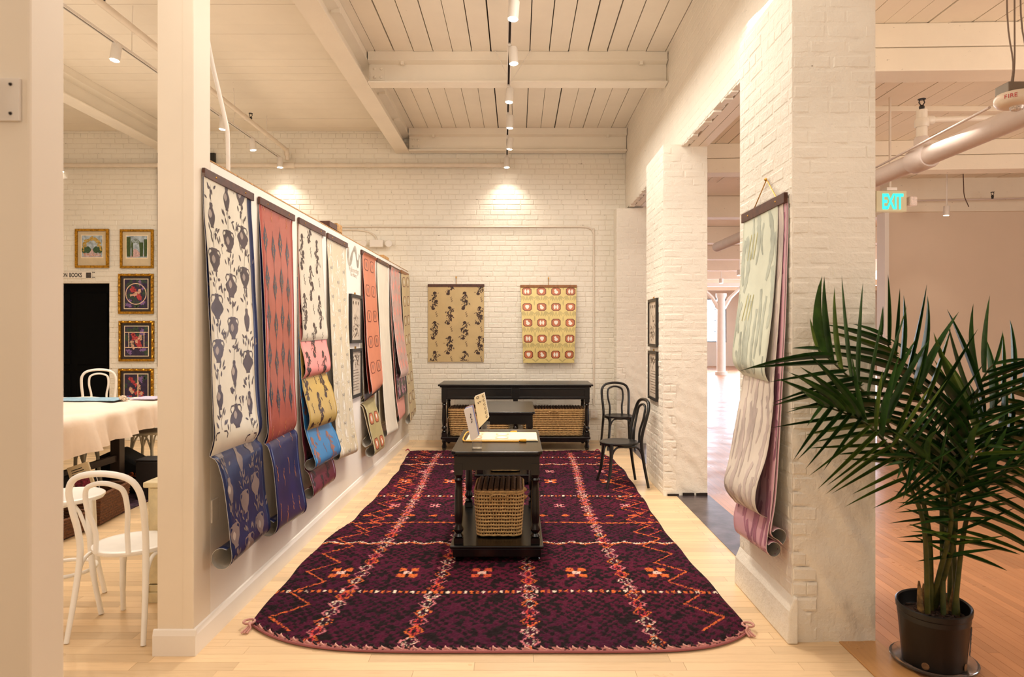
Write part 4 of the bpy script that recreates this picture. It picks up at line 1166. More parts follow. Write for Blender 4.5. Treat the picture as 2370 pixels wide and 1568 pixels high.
for lx in (x0+.035, mx, x1-.035):
    for ly in (y0+.035, y1-.04):
        m = MB().box(lx-.033, ly-.033, .192, lx+.033, ly+.033, .25)
        m.lathe(leg_profile(.25, .66, .028), (lx, ly, 0), 16); m.box(lx-.032, ly-.032, .66, lx+.032, ly+.032, .72)
        if lx != mx: m.lathe(foot_profile(.004, .16, .03), (lx, ly, 0), 14)
        soft(m.build('leg', M_black, t), 40)
finish(t)
# baskets -------------------------------------------------------------
def basket(label, x0, x1, y0, y1, z0, z1, rows, per, lid=True, group=None, stake=.018, body=M_straw, taper=.9, lidmat=M_strawd, handles='side'):
    cx, cy = (x0+x1)/2, (y0+y1)/2; hx, hy = (x1-x0)/2, (y1-y0)/2
    t = thing('woven_basket', label, 'basket', (cx, cy, z0), group=group)
    def ringpts(s, n=None, rr=.05, off=0):
        a, b = hx*s-off, hy*s-off; P = []
        K = 4
        for (sx, sy, a0) in ((1, 1, 0), (-1, 1, PI/2), (-1, -1, PI), (1, -1, 3*PI/2)):
            for k in range(K+1):
                q = a0+PI/2*k/K; P.append((cx+sx*(a-rr)+rr*math.cos(q), cy+sy*(b-rr)+rr*math.sin(q)))
        return P
    def dense(P, st):
        out = []
        for i in range(len(P)):
            p, q = Vector((*P[i], 0)), Vector((*P[(i+1) % len(P)], 0)); L = (q-p).length; n = max(1, int(L/st))
            for k in range(n): out.append(p.lerp(q, k/n))
        return out
    rh = (z1-z0)/rows; zin = MB()
    P0 = ringpts(taper, off=.012); P1 = ringpts(1, off=.012)
    n = len(P0); zin.v = [(p[0], p[1], z0+.004) for p in P0]+[(p[0], p[1], z1-.004) for p in P1]
    zin.f = [(i, (i+1) % n, n+(i+1) % n, n+i) for i in range(n)]+[tuple(range(n))[::-1], tuple(range(n, 2*n))]
    zin.build('dark_core', M_inner, t)  # dark core added so the holes in the weave look shaded
    m = MB()
    for k in range(rows):
        z = z0+rh*(k+.5); s = taper+(1-taper)*min(1, (k+.5)/rows*1.25)
        D = dense(ringpts(s), stake)
        jz = R_.uniform(-.0012, .0012)
        m.tube([(p.x, p.y, z+jz+.0012*math.sin(i*1.7)) for i, p in enumerate(D)], rh*.31, 6, closed=True)
        # stakes between the rows
        if k < rows-1:
            ds = D[::1]
            for i, p in enumerate(ds):
                d = Vector((p.x-cx, p.y-cy, 0))
                nn = Vector((math.copysign(1, d.x), 0, 0)) if abs(d.x)/hx > abs(d.y)/hy else Vector((0, math.copysign(1, d.y), 0))
                tt = Vector((-nn.y, nn.x, 0)); c = p-nn*.003; w_ = stake*.27
                a, b = c-tt*w_, c+tt*w_; q = len(m.v)
                for (e, zz) in ((a, z), (b, z), (b, z+rh), (a, z+rh)): m.v.append((e.x+nn.x*.002, e.y+nn.y*.002, zz))
                m.f.append((q, q+1, q+2, q+3))
    soft(m.build('woven_wall', body, t), 60)
    if lid:
        nb = max(6, int((x1-x0)/.042)); m = MB(); wd = (2*hx*.94)/nb
        for k in range(nb):
            x = cx-hx*.94+wd*(k+.5)
            m.tube([(x, cy-hy*.95, z1+.004), (x, cy-hy*.5, z1+.010), (x, cy+hy*.5, z1+.010), (x, cy+hy*.95, z1+.004)], wd*.5, 8)
        o = soft(m.build('lid', lidmat, t), 60)
        m = MB(); m.tube([(p.x, p.y, z1+.004) for p in dense(ringpts(1.0), .03)], .009, 6, closed=True)
        soft(m.build('lid_rim', body, t), 60)
    m = MB()
    m.tube(cr([(cx-.06, y0-.006, z1-.055), (cx-.055, y0-.02, z1-.02), (cx, y0-.028, z1-.008), (cx+.055, y0-.02, z1-.02), (cx+.06, y0-.006, z1-.055)], 4), .0055, 6)
    m.build('handle', body, t)
    if handles == 'side':
        for dz in (.02, .075):
            MB().lathe([(.006, -.016), (.014, -.008), (.016, 0), (.013, .009), (.005, .015)], (x1+.012, cy-hy*.2, z1-dz), 10).build('toggle', body, t)
    finish(t); return t
basket('square palm leaf basket on the shelf of the nearest black table', -.306, .040, 4.84, 5.30, .146, .468, 13, .02, taper=.90)
basket('palm leaf basket on the shelf of the second black table', -.30, .04, 7.14, 7.62, .146, .43, 11, .02, taper=.9)
basket('long palm leaf basket under the left half of the console', -.945, -.10, 9.30, 9.78, .192, .55, 14, .02, taper=.93)
basket('long palm leaf basket under the right half of the console', .06, .915, 9.30, 9.78, .192, .545, 14, .02, taper=.93)
MB0 = MB().box(-.985, 9.5, .193, -.975, 9.72, .40)
tag(MB0.build('leaning_card', M_paperback), 'pale card standing between the console leg and the left long basket', 'card')
# chairs ---------------------------------------------------------------
def bentwood(label, x, y, rz, mat, k=1.0, seat_h=.455, back_h=.89, ring=False, tr=.0170):
    t = thing('bentwood_chair', label, 'chair', (x, y, 0), rz)
    sh = seat_h
    m = MB().lathe([(.170, sh-.020), (.196, sh-.022), (.204, sh-.010), (.203, sh), (.192, sh+.006), (.178, sh+.003), (.06, sh-.002), (.0, sh-.002)], (0, 0, 0), 32)
    soft(m.build('seat', mat, t), 45)
    bh = back_h; d = bh-sh
    L = [(-.205, -.245, .004), (-.190, -.205, sh*.5), (-.178, -.180, sh-.02), (-.182, -.190, sh+d*.25), (-.192, -.222, sh+d*.55), (-.185, -.252, sh+d*.80), (-.130, -.268, bh-.022), (0, -.275, bh)]
    P = cr(L+[(-a, b, c) for a, b, c in L[-2::-1]], 5)
    n = len(P); rad = [tr*(.78+.22*min(1, min(i, n-1-i)/8)) for i in range(n)]
    soft(MB().tube(P, rad, 10).build('back_frame', mat, t), 60)
    I = [(-.088, -.186, sh-.005), (-.086, -.192, sh+d*.25), (-.108, -.224, sh+d*.55), (-.100, -.246, sh+d*.78), (-.055, -.258, bh-.062), (0, -.262, bh-.052)]
    soft(MB().tube(cr(I+[(-a, b, c) for a, b, c in I[-2::-1]], 5), tr*.78, 8).build('inner_hoop', mat, t), 60)
    for s in (-1, 1):
        soft(MB().tube(cr([(s*.145, .125, sh-.012), (s*.150, .132, sh*.7), (s*.165, .150, sh*.35), (s*.188, .190, .004)], 5), [tr*1.15]*6+[tr]*5+[tr*.85]*5, 10).build('leg', mat, t), 60)
    def arch(a, b):
        a, b = Vector(a), Vector(b); mid = (a+b)/2
        z = sh-.035
        return cr([a, a.lerp(mid, .15)+Vector((0, 0, .09)), Vector((mid.x+(a.x-mid.x)*.55, mid.y+(a.y-mid.y)*.55, z)), Vector((mid.x, mid.y, z+.002)), Vector((mid.x+(b.x-mid.x)*.55, mid.y+(b.y-mid.y)*.55, z)), b.lerp(mid, .15)+Vector((0, 0, .09)), b], 3)
    za = sh*.62
    for a, b in (((-.150, .135, za), (.150, .135, za)), ((-.150, .135, za), (-.186, -.195, za)), ((.150, .135, za), (.186, -.195, za))):
        soft(MB().tube(arch(a, b), tr*.62, 7).build('brace', mat, t), 60)
    if ring:
        soft(MB().tube([(.168*math.cos(q*PI/12), -.02+.178*math.sin(q*PI/12), .235) for q in range(24)], tr*.7, 8, closed=True).build('foot_ring', mat, t), 60)
    return t
bentwood('black bentwood chair facing the camera in the corner beside the console', 1.40, 9.46, PI+.06, M_blackc)
bentwood('black bentwood chair seen from the side, on the edge of the rug by the pier', 1.06, 7.12, PI/2+.16, M_blackc).location.z = .012
bentwood('white bentwood chair in front of the cream cabinet, its back to the camera', -2.10, 3.74, -.06, M_white, tr=.0165, back_h=.885)
bentwood('tall white bentwood counter chair with foot ring, half hidden behind the left post', -2.62, 3.95, -PI/2+.5, M_white, seat_h=.66, back_h=1.04, ring=True, tr=.0165)
bentwood('white bentwood chair standing behind the cloth table in front of the black door', -5.60, 9.15, .5, M_white, seat_h=.68, back_h=1.12, tr=.0165)
# ---------------------------------------------------------------- things on the first table
TZ = .7865
def on(px, py, z=TZ):
    Y = (H-z)*F/(py-CY); return at(px, py, Y)
t = thing('sample_book', 'open wallpaper sample book with fruit octagons and yellow ribbon on the nearest table', 'book', (-.13, 5.3, TZ))
for k in range(4):
    c = Vector((-.13, 5.30, 0)); m = MB(); a = .0
    m.box(-.262+.006*k, -.20+.004*k, .0005+.0035*k, .282-.002*k, .20-.004*k, .0035+.0035*k)
    o = m.build('page', simple('ivory_page', (238, 224, 186), .45, var=.02) if k else M_frame, t)
    o.matrix_basis = Matrix.Translation((0, 0, 0)) @ Matrix.Rotation(-.02*k*.3, 4, 'Z')
sh = Sheet([Vector((-.13-.25+.5*k/3, 5.3+.19, TZ+.0148)) for k in range(4)], [Vector((-.13-.25+.5*k/3, 5.3-.19, TZ+.0148)) for k in range(4)])
if sh.N(.5, .5).z < 0: sh.out = -sh.out
o = bpy.data.objects.new('print', None)
pm = thing('x', '', '', (0, 0, 0)); bpy.data.objects.remove(pm); bpy.data.objects.remove(o)
pd = Print(sh); pf = Print(sh); pf.off = .0013
for i in range(3):
    for j in range(2):
        a, b = .11+j*.17, .06+i*.20
        pd.ribbon([(a, b-.05), (a, b-.03), (a, b), (a, b+.03), (a, b+.05)], [.08, .12, .12, .12, .08], 2)
        pf.ribbon([(a, b-.038), (a, b-.02), (a, b), (a, b+.02), (a, b+.038)], [.03, .08, .09, .08, .03], 2)
o = pd.m.build('printed_octagon', simple('faded_fruit_ink', (226, 178, 140), .5), t); o.matrix_parent_inverse = Matrix.Translation(-t.location)
o = pf.m.build('printed_fruit', simple('ivory_ink', (246, 238, 214), .5), t); o.matrix_parent_inverse = Matrix.Translation(-t.location)
M_rib = simple('yellow_ribbon', (226, 160, 34), .55)
MB().tube(cr([(-.20, .212, .012), (-.27, .18, .018), (-.285, 0, .010), (-.275, -.19, .008), (-.22, -.212, .006), (.03, -.212, .005), (.14, -.215, .005)], 5), .005, 6).build('ribbon', M_rib, t)
MB().tube(cr([(-.20, .212, .010), (-.05, .212, .006), (.07, .214, .006)], 5), .005, 6).build('ribbon', M_rib, t)
for (x, y, s) in ((.14, -.215, 1), (.07, .214, 1)):
    MB().lathe([(.005, 0), (.010, .012), (.012, .045), (.010, .055)], (x, y, .012), 8, 'x').build('ribbon_end', M_rib, t)
def stand(label, x, y, cards):
    t = thing('card_stand', label, 'stand', (x, y, TZ))
    MB().box(-.034, -.035, .0, .034, .045, .003).box(-.034, .0, .003, .034, .004, .09).box(-.030, -.034, .003, -.027, -.0005, .05).box(.027, -.034, .003, .030, -.0005, .05).build('acrylic_base', M_glass, t, bevel=.001)
    MB().box(-.03, -.03, .0035, .03, -.004, .0075).build('acrylic_lip', M_glass, t)
    return t
stand('clear acrylic stand with white cards at the front left of the nearest table', -.285, 4.80, None)
stand('clear acrylic stand holding the cream octagon cards, behind the sample book', -.262, 5.56, None)
def cardfan(label, Y, corners, mats, fn=None, step=.008, xo=.004):
    c = [at(x, y, Y) for x, y in corners]      # top-left, top-right, bottom-right, bottom-left
    base = (c[2]+c[3])/2
    t = thing('sample_cards', label, 'cards', base)
    for k, mt in enumerate(mats):
        off = Vector((xo*k, .012+step*k, .006*k)); m = MB()
        q = [p+off for p in c]; th = Vector((0, .003, 0))
        m.v = [tuple(p) for p in q]+[tuple(p+th) for p in q]
        m.f = [(3, 2, 1, 0), (4, 5, 6, 7), (0, 1, 5, 4), (1, 2, 6, 5), (2, 3, 7, 6), (3, 0, 4, 7)]
        m.build('card', mt, t)
    s = Sheet([c[0].lerp(c[3], k/3)+Vector((0, .010, 0)) for k in range(4)], [c[1].lerp(c[2], k/3)+Vector((0, .010, 0)) for k in range(4)])
    if s.N(.5, .5).y > 0: s.out = -s.out
    p = Print(s); fn(p, s); 
    if p.m.v: p.build('printed_marks', I_rose, t)
    finish(t)
Wc = simple('white_card', (240, 232, 224), .45, var=.02); Bc = simple('blue_card', (140, 160, 220), .4, var=.05); Yc = simple('cream_card', (236, 218, 178), .45, var=.02); Pc = simple('blush_card', (226, 182, 158), .5)
def marks(p, s):
    for k in range(4): p.leaf(s.W*.72, s.L*(.18+.08*k), PI/2+.5*(k % 2), .018, .008)
def ocards(p, s):
    W, L = s.W, s.L
    for k in range(6): p.ring(W*.94, L*(.07+.16*k), .010, .010, .0035, 8)
    p.ring(W*.35, L*.05, .010, .009, .0035, 8)
    p.ribbon([(W*.28, L*.20), (W*.33, L*.26), (W*.45, L*.19), (W*.55, L*.24), (W*.66, L*.20)], [.004, .007, .006, .007, .003])
cardfan('fan of white sample cards with a blue edged one, leaning in the front acrylic stand', 4.775, [(1073, 950), (1091, 943.5), (1106, 1013), (1090, 1022)], [Wc, Wc, Bc, Pc], marks)
cardfan('tall cream sample cards with octagon border in the rear acrylic stand', 5.53, [(1097, 921), (1119, 912.5), (1130, 970), (1108, 993)], [Yc, Yc, Wc], ocards)
# ================================================================ pipes, lamps and fittings
def pipe(name, label, cat, pts, rad, mat, fittings=(), seg=12, extra=None):
    t = thing(name, label, cat, pts[0])
    soft(MB().tube(pts, rad, seg).build('pipe', mat, t), 60)
    for (p, d, rr, l) in fittings:
        p = Vector(p); d = Vector(d).normalized()
        soft(MB().tube([p-d*l, p-d*l*.8, p+d*l*.8, p+d*l], [rr*.9, rr, rr, rr*.9], seg).build('pipe_fitting', mat, t), 40)
    finish(t); return t
SP = {}
zb = 4.07; yb = YB-.10
pipe('wall_pipe', 'long white pipe running level along the top of the back brick wall', 'pipe', [(-7.05, yb, zb), (-.16, yb, zb)], .034, M_pipe,
     [((-7.0, yb, zb), (1, 0, 0), .048, .06), ((-3.38, yb, zb), (1, 0, 0), .046, .10), ((-2.2, yb, zb), (1, 0, 0), .040, .04), ((-.2, yb, zb), (1, 0, 0), .04, .04)])
sp1 = pipe('sprinkler_pipe', 'white sprinkler pipe under the left ceiling that elbows down to the back wall pipe', 'pipe',
     cr([(-3.37, 2.5, 4.27), (-3.37, 6, 4.27), (-3.37, 9.0, 4.27), (-3.37, 9.85, 4.27)], 3)+cr([(-3.37, 9.93, 4.26), (-3.37, 9.97, 4.21), (-3.37, 9.98, 4.13)], 4), .030, M_pipe,
     [((-3.37, 5.0, 4.27), (0, 1, 0), .038, .05), ((-3.37, 8.45, 4.27), (0, 1, 0), .036, .04), ((-3.37, 9.95, 4.24), (0, .5, -1), .04, .05)])
pipe('sprinkler_pipe', 'short white pipe stub rising from the left end of the wall pipe', 'pipe', [(-7.02, yb, zb), (-7.02, yb-.02, zb+.42), (-7.3, yb-.02, zb+.45)], .038, M_pipe, [((-7.02, yb, zb+.2), (0, 0, 1), .046, .04)])
def sprinkler(root, x, y, z):
    t = MB().box(-.01, -.01, -.02, .01, .01, -.001).build('sprinkler_head', M_head, root); t.location = (x, y, z); t.matrix_parent_inverse = Matrix.Translation(-root.location)
    soft(MB().lathe([(.016, 0), (.018, .02), (.012, .03)], (0, 0, 0), 10).build('socket', M_head, t), 40)
    m = MB().tube([(-.008, 0, .03), (-.02, 0, .05), (-.012, 0, .072)], .004, 6).tube([(.008, 0, .03), (.02, 0, .05), (.012, 0, .072)], .004, 6)
    m.build('frame', M_head, t)
    soft(MB().lathe([(.026, .070), (.026, .074), (.006, .078)], (0, 0, 0), 12).build('deflector', M_head, t), 40)
sprinkler(sp1, -3.37, 5.55, 4.30)
sprinkler(sp1, -3.37, 8.62, 4.30)
# track lights
def track(label, pts, n):
    a, b = Vector(pts[0]), Vector(pts[1])
    t = thing('light_track', label, 'track', a)
    d = (b-a).normalized(); L = (b-a).length; ang = math.atan2(d.x, d.y)
    m = MB(); m.box(-.018, 0, 0, .018, L, .006); m.box(-.018, 0, -.016, -.010, L, -.0002); m.box(.010, 0, -.016, .018, L, -.0002)
    o = m.build('rail', M_trackw, t); o.rotation_euler = (0, 0, -ang)
    o = MB().box(-.0098, 0, -.004, .0098, L, -.0005).build('slot', M_dark, t); o.rotation_euler = (0, 0, -ang)
    for k in range(n):
        p = a.lerp(b, (k+.5)/n)-a
        MB().tube([p+Vector((0, 0, .006)), p+Vector((.02*math.sin(k*2.1), .03, .16)), p+Vector((.01, .0, ZC-a.z))], .004, 6).build('hanger_wire', M_trackw, t)
    return t
track('white lighting track hanging along the middle over the rug', ((-.02, 3.6, 4.18), (-.155, 9.95, 4.18)), 5)
track('white lighting track hanging over the left room beside the sprinkler pipe', ((-3.58, 3.6, 4.16), (-3.46, 9.95, 4.16)), 6)
def spot(label, px, py, zface=4.0, aim=(0, 0, -1), power=60, grp=None, ztrack=4.165, size=.042, tx=None, cone=70, hl=.15, col=(1, .90, .76), blend=.6):
    Y = (zface-H)*F/(CY-py); p = at(px, py, Y)
    t = thing('track_spotlight', label, 'spotlight', p, group=grp)
    d = Vector(aim).normalized(); q = d.to_track_quat('-Z', 'Y').to_matrix().to_4x4()
    def put(o): o.matrix_basis = q
    put(soft(MB().lathe([(size, .002), (size, hl-.01), (size*.85, hl), (.0, hl)], (0, 0, 0), 20).build('lamp_body', M_trackw, t), 40))
    put(MB().lathe([(0, .0045), (size*.8, .0045)], (0, 0, -.007), 18).build('lens', M_lamp, t))
    top = q @ Vector((0, 0, hl*.7)); 
    ax = tx(p.y+top.y)-p.x if tx else top.x
    MB().tube([top, Vector((ax, top.y, ztrack-p.z-.02)), Vector((ax, top.y, ztrack-p.z))], .010, 8).build('stem', M_trackw, t)
    MB().box(ax-.014, top.y-.04, ztrack-p.z-.014, ax+.014, top.y+.04, ztrack-p.z+.012).build('adapter', M_trackw, t)
    ld = bpy.data.lights.new('spot_beam', 'SPOT'); ld.energy = power; ld.spot_size = math.radians(cone); ld.spot_blend = blend; ld.color = col; ld.shadow_soft_size = .03
    lo = bpy.data.objects.new('spot_beam', ld); COL.objects.link(lo); lo.parent = t; lo.location = d*.03; lo.rotation_euler = d.to_track_quat('-Z', 'Y').to_euler()
    return t
ordn = ['first', 'second', 'third', 'fourth', 'fifth', 'last']
aims = [(-.08, -.08, -1), (.06, -.06, -1), (-.08, -.05, -1), (-.05, .03, -1), (-.1, .08, -1), (.0, .0, -1)]
tc = lambda y: -.02-.135*(y-3.6)/6.35
tl = lambda y: -3.58+.12*(y-3.6)/6.35
for k, (x, y) in enumerate(((1187, 45), (1189, 148), (1178, 237), (1180, 297), (1179, 346), (1173, 388))):
    a = ('white cylinder spotlight on the middle track, at the top edge of the photo', 'white cylinder spotlight in front of the nearer cross beam on the middle track', 'white cylinder spotlight just behind the nearer cross beam', 'white cylinder spotlight below the farther cross beam, upper of the close pair', 'white cylinder spotlight below the farther cross beam, lower of the close pair', 'last white cylinder spotlight of the middle track, lighting the brick wall')[k]
    spot(a, x, y, 4.0, aims[k], (130, 120, 115, 90, 70, 34)[k], cone=(115, 110, 110, 105, 105, 120)[k], tx=tc, blend=.9)
for k, (x, y) in enumerate(((265, 140), (515, 300), (586, 348), (648, 388))):
    a = ('white spotlight of the left track above the framed pictures', 'white spotlight of the left track beside the bent conduit', 'white spotlight of the left track below the sprinkler head', 'white spotlight at the far end of the left track, close to the back wall')[k]
    spot(a, x, y, 4.0, ((-.1, -.1, -1), (-.1, 0, -1), (.1, .05, -1), (.0, .0, -1))[k], (110, 90, 70, 30)[k], ztrack=4.145, cone=(115, 110, 110, 120)[k], tx=tl, blend=.9)
spot('white spotlight at the left edge of the view, just behind the near post', 146, 398, 4.0, (-.05, .0, -1), 34, ztrack=4.6, cone=120, blend=.9)
t = thing('support_wires', 'pair of thin wires bracing the middle track against the nearer cross beam', 'wire', (-.08, 7.25, 4.2))
for x in (1145, 1229):
    MB().tube([at(1182, 190, 7.22), at(x, 116, 7.22)], .004, 6).build('wire', M_trackw, t)
finish(t)
# thin conduits
pipe('wall_conduit', 'thin white conduit crossing the back wall and bending down to the outlet', 'conduit',
     [(-2.85, YB-.02, at(0, 526, YB).z), (.95, YB-.02, at(0, 526, YB).z)]+cr([(1.04, YB-.02, 3.165), (1.10, YB-.02, 3.13), (1.125, YB-.02, 3.06), (1.13, YB-.02, 2.95), (1.13, YB-.02, .52)], 4), .013, M_pipe, seg=8)
t = thing('wall_outlet', 'white double socket on the back wall between console and chair', 'outlet', (1.13, YB-.02, .40)); MB().box(-.055, -.03, -.06, .055, .0, .06).build('box', M_trackw, t, bevel=.006)
for dz in (-.028, .028): MB().box(-.017, -.033, dz-.014, .017, -.0302, dz+.014).build('socket_face', M_pipe, t, bevel=.003)
def em_light(label, x, y, z):
    t = thing('emergency_light', label, 'light', (x, y, z))
    MB().box(-.10, -.08, -.05, .10, 0, .06).build('housing', M_trackw, t, bevel=.01)
    for s in (-1, 1):
        o = soft(MB().lathe([(.03, 0), (.052, -.03), (.055, -.045), (.048, -.052)], (0, 0, 0), 16, 'y').build('lamp_head', M_trackw, t), 40); o.location = (s*.17, -.05, .0); o.rotation_euler = (0, 0, s*.35)
    return t
em_light('white twin emergency light on the back wall just above the partition', *tuple(at(873, 566, YB-.03)))
pipe('wall_conduit', 'short white conduit curving down to the emergency light', 'conduit', cr([(-2.7, YB-.02, 3.13), (-2.3, YB-.02, 3.12), (-2.13, YB-.02, 3.05), (-2.09, YB-.02, 2.97)], 4), .012, M_pipe, seg=8)
pipe('bent_conduit', 'white bent conduit rising from the partition top beside the end post', 'conduit', cr([at(528, 396, 3.93), at(527.5, 340, 3.93), at(526, 300, 3.93), at(518, 262, 3.93), at(505, 205, 3.93), at(490, 140, 3.93), at(470, 30, 3.93), at(455, -70, 3.93)], 4), .0115, M_trackw, seg=10)
# outlets on the partition
t = thing('wall_outlet', 'white socket plate on the partition behind the first wallpaper sample', 'outlet', (XW, 3.62, .66)); MB().box(0, -.04, -.06, .008, .04, .06).build('plate', M_trackw, t, bevel=.002)
t = thing('wood_block', 'dark wooden block lying on top of the partition above the third sample', 'block', at(772, 527, 5.95)+Vector((-.05, 0, 0)))
MB().box(-.05, -.12, -.01, .05, .12, .04).build('block', M_walnut, t, bevel=.004)
MB().box(-.05, .13, -.01, .05, .3, .06).build('offcut', MATS['raw_plywood'], t, bevel=.004)
tag(MB().box(-1.70, 8.25, 2.505, -1.62, 8.6, 2.545).build('wood_block', MATS['raw_plywood'], bevel=.003), 'pale wooden offcut on top of the partition near its far end', 'block')
# ---------------------------------------------------------------- right hall fittings
px_, pz_ = 2.83, 2.82
pipe('large_pipe', 'thick painted pipe crossing the right room under the timber beams', 'pipe', [(px_, 1.5, pz_), (px_, 9.7, pz_)], .066, M_pipe2, [((px_, 4.78, pz_), (0, 1, 0), .086, .10), ((px_, 4.78, pz_+.10), (0, 0, 1), .05, .05)], seg=18)
rs_ = pipe('pipe_riser', 'short vertical pipe carrying the sprinkler above the thick pipe', 'pipe', [(px_, 4.78, pz_+.06), (px_, 4.78, pz_+.34)], .036, M_pipe, [((px_, 4.78, pz_+.25), (0, 0, 1), .046, .03)])
pipe('branch_pipe', 'thin painted pipe leaving the riser to the right', 'pipe', [(px_, 4.78, pz_+.27), (px_+2.6, 4.60, pz_+.30)], .021, M_pipe, [((px_+.05, 4.78, pz_+.27), (1, 0, 0), .032, .03)])
sprinkler(rs_, px_, 4.78, pz_+.345)
pipe('thin_conduit', 'pair of thin conduits following the thick pipe in the right room', 'conduit', [at(2027, 388, 5.4), at(2290, 249, 3.74)], .008, M_pipe2, seg=8)
t = thing('exit_sign', 'green lit EXIT sign with lamp heads hanging behind the near pier', 'sign', (3.545, 6.5, 2.85))
W2, H2 = .145, .10
MB().box(-W2, -.03, -H2, W2, .03, H2).build('housing', simple('exit_housing', (206, 196, 160), .5, var=.02), t, bevel=.006)
for k_, ch_ in enumerate('EXIT'):
    o = text3(ch_, (0, 0, 0), .20, M_exitg, 'letter', None, align='CENTER', sx=.52, bold=.006); o.parent = t; o.location = ((-.068, -.012, .036, .077)[k_], -.034, -.072)
for s in (-1, 1):
    MB().box(s*(W2+.055)-.036, -.05, -.045, s*(W2+.055)+.036, .03, .045).build('lamp_head', simple('clear_plastic_lamp', (226, 206, 194), .25, var=.12, nscale=90), t, bevel=.012)
MB().tube([(0, 0, H2), (0, 0, 1.0)], .012, 8).build('stem', M_pipe, t)
MB().box(-.05, -.04, H2, .05, .04, H2+.03).build('canopy', M_trackw, t, bevel=.004)
t = thing('fire_alarm', 'round ceiling fire alarm strobe on a grey junction box hanging by wires', 'alarm', (2.56, 3.5, 2.79))
M_al = simple('alarm_white', (226, 206, 182), .4, var=.02); M_redt = simple('red_lettering', (190, 30, 26), .5)
soft(MB().lathe([(.06, -.03), (.085, -.024), (.10, -.005), (.10, .02), (.09, .034)], (0, 0, 0), 28).build('alarm_base', M_al, t), 40)
soft(MB().lathe([(.012, -.052), (.028, -.046), (.034, -.03)], (0, 0, 0), 14).build('strobe_lens', simple('strobe_plastic', (226, 214, 204), .2, var=.3, nscale=120), t), 40)
MB().box(-.075, -.045, .035, .085, .055, .085).build('junction_box', simple('galvanised', (130, 118, 104), .5, .6), t, bevel=.004)
for (x, y, l) in ((-.03, 0, -.02), (-.015, .01, 0.01), (.05, 0, -.03)):
    MB().tube(cr([(x, y, .085), (x+.01, y, .2), (x+l, y, .45), (x+l, y, ZR-2.79)], 4), .004, 6).build('hanger_wire', simple('grey_wire', (128, 108, 92), .5), t)
for i, (tx, a0) in enumerate((('FIRE', -1.45), ('FIRE', -2.75))):
    for k, chh in enumerate(tx):
        a = a0+(0, .17, .25, .43)[k]
        o = text3(chh, (0, 0, 0), .030, M_redt, 'lettering', None); o.parent = t
        o.location = (.1012*math.cos(a), .1012*math.sin(a), -.004); o.rotation_euler = (PI/2, 0, a+PI/2)
hc_ = pipe('hall_conduit', 'thin conduit fixed to the far beam of the right room above the tan wall', 'conduit', [(5.2, 9.7, 3.47), (9.5, 9.35, 3.50)], .012, M_pipe2, seg=8)
for k, x in enumerate((6.0, 7.0)):
    pipe('hanging_wire', ('left', 'right')[k]+' one of two dark wires dangling above the tan wall', 'wire', cr([(x, 9.2, ZR), (x+.01, 9.2, 3.6), (x+.02, 9.2, 3.45), (x+.08, 9.2, 3.3)], 4), .006, simple('dark_wire', (90, 62, 44), .6), seg=6)
spot('small white spotlight hanging in front of the tan wall of the right room', 2190, 499, 3.20, (0, .1, -1), 6, ztrack=3.84, cone=80, hl=.13, size=.04)
sprinkler(hc_, 6.65, 9.56, 3.50)
for (x, y, lab) in ((1669, 656, 'small lit ceiling spotlight in the far hall, above the column'), (1711, 638, 'small lit ceiling spotlight in the far hall, right of the column')):
    spot(lab, x, y, 3.25, (0, 0, -1), 20, ztrack=3.84, cone=100, size=.07, hl=.16)
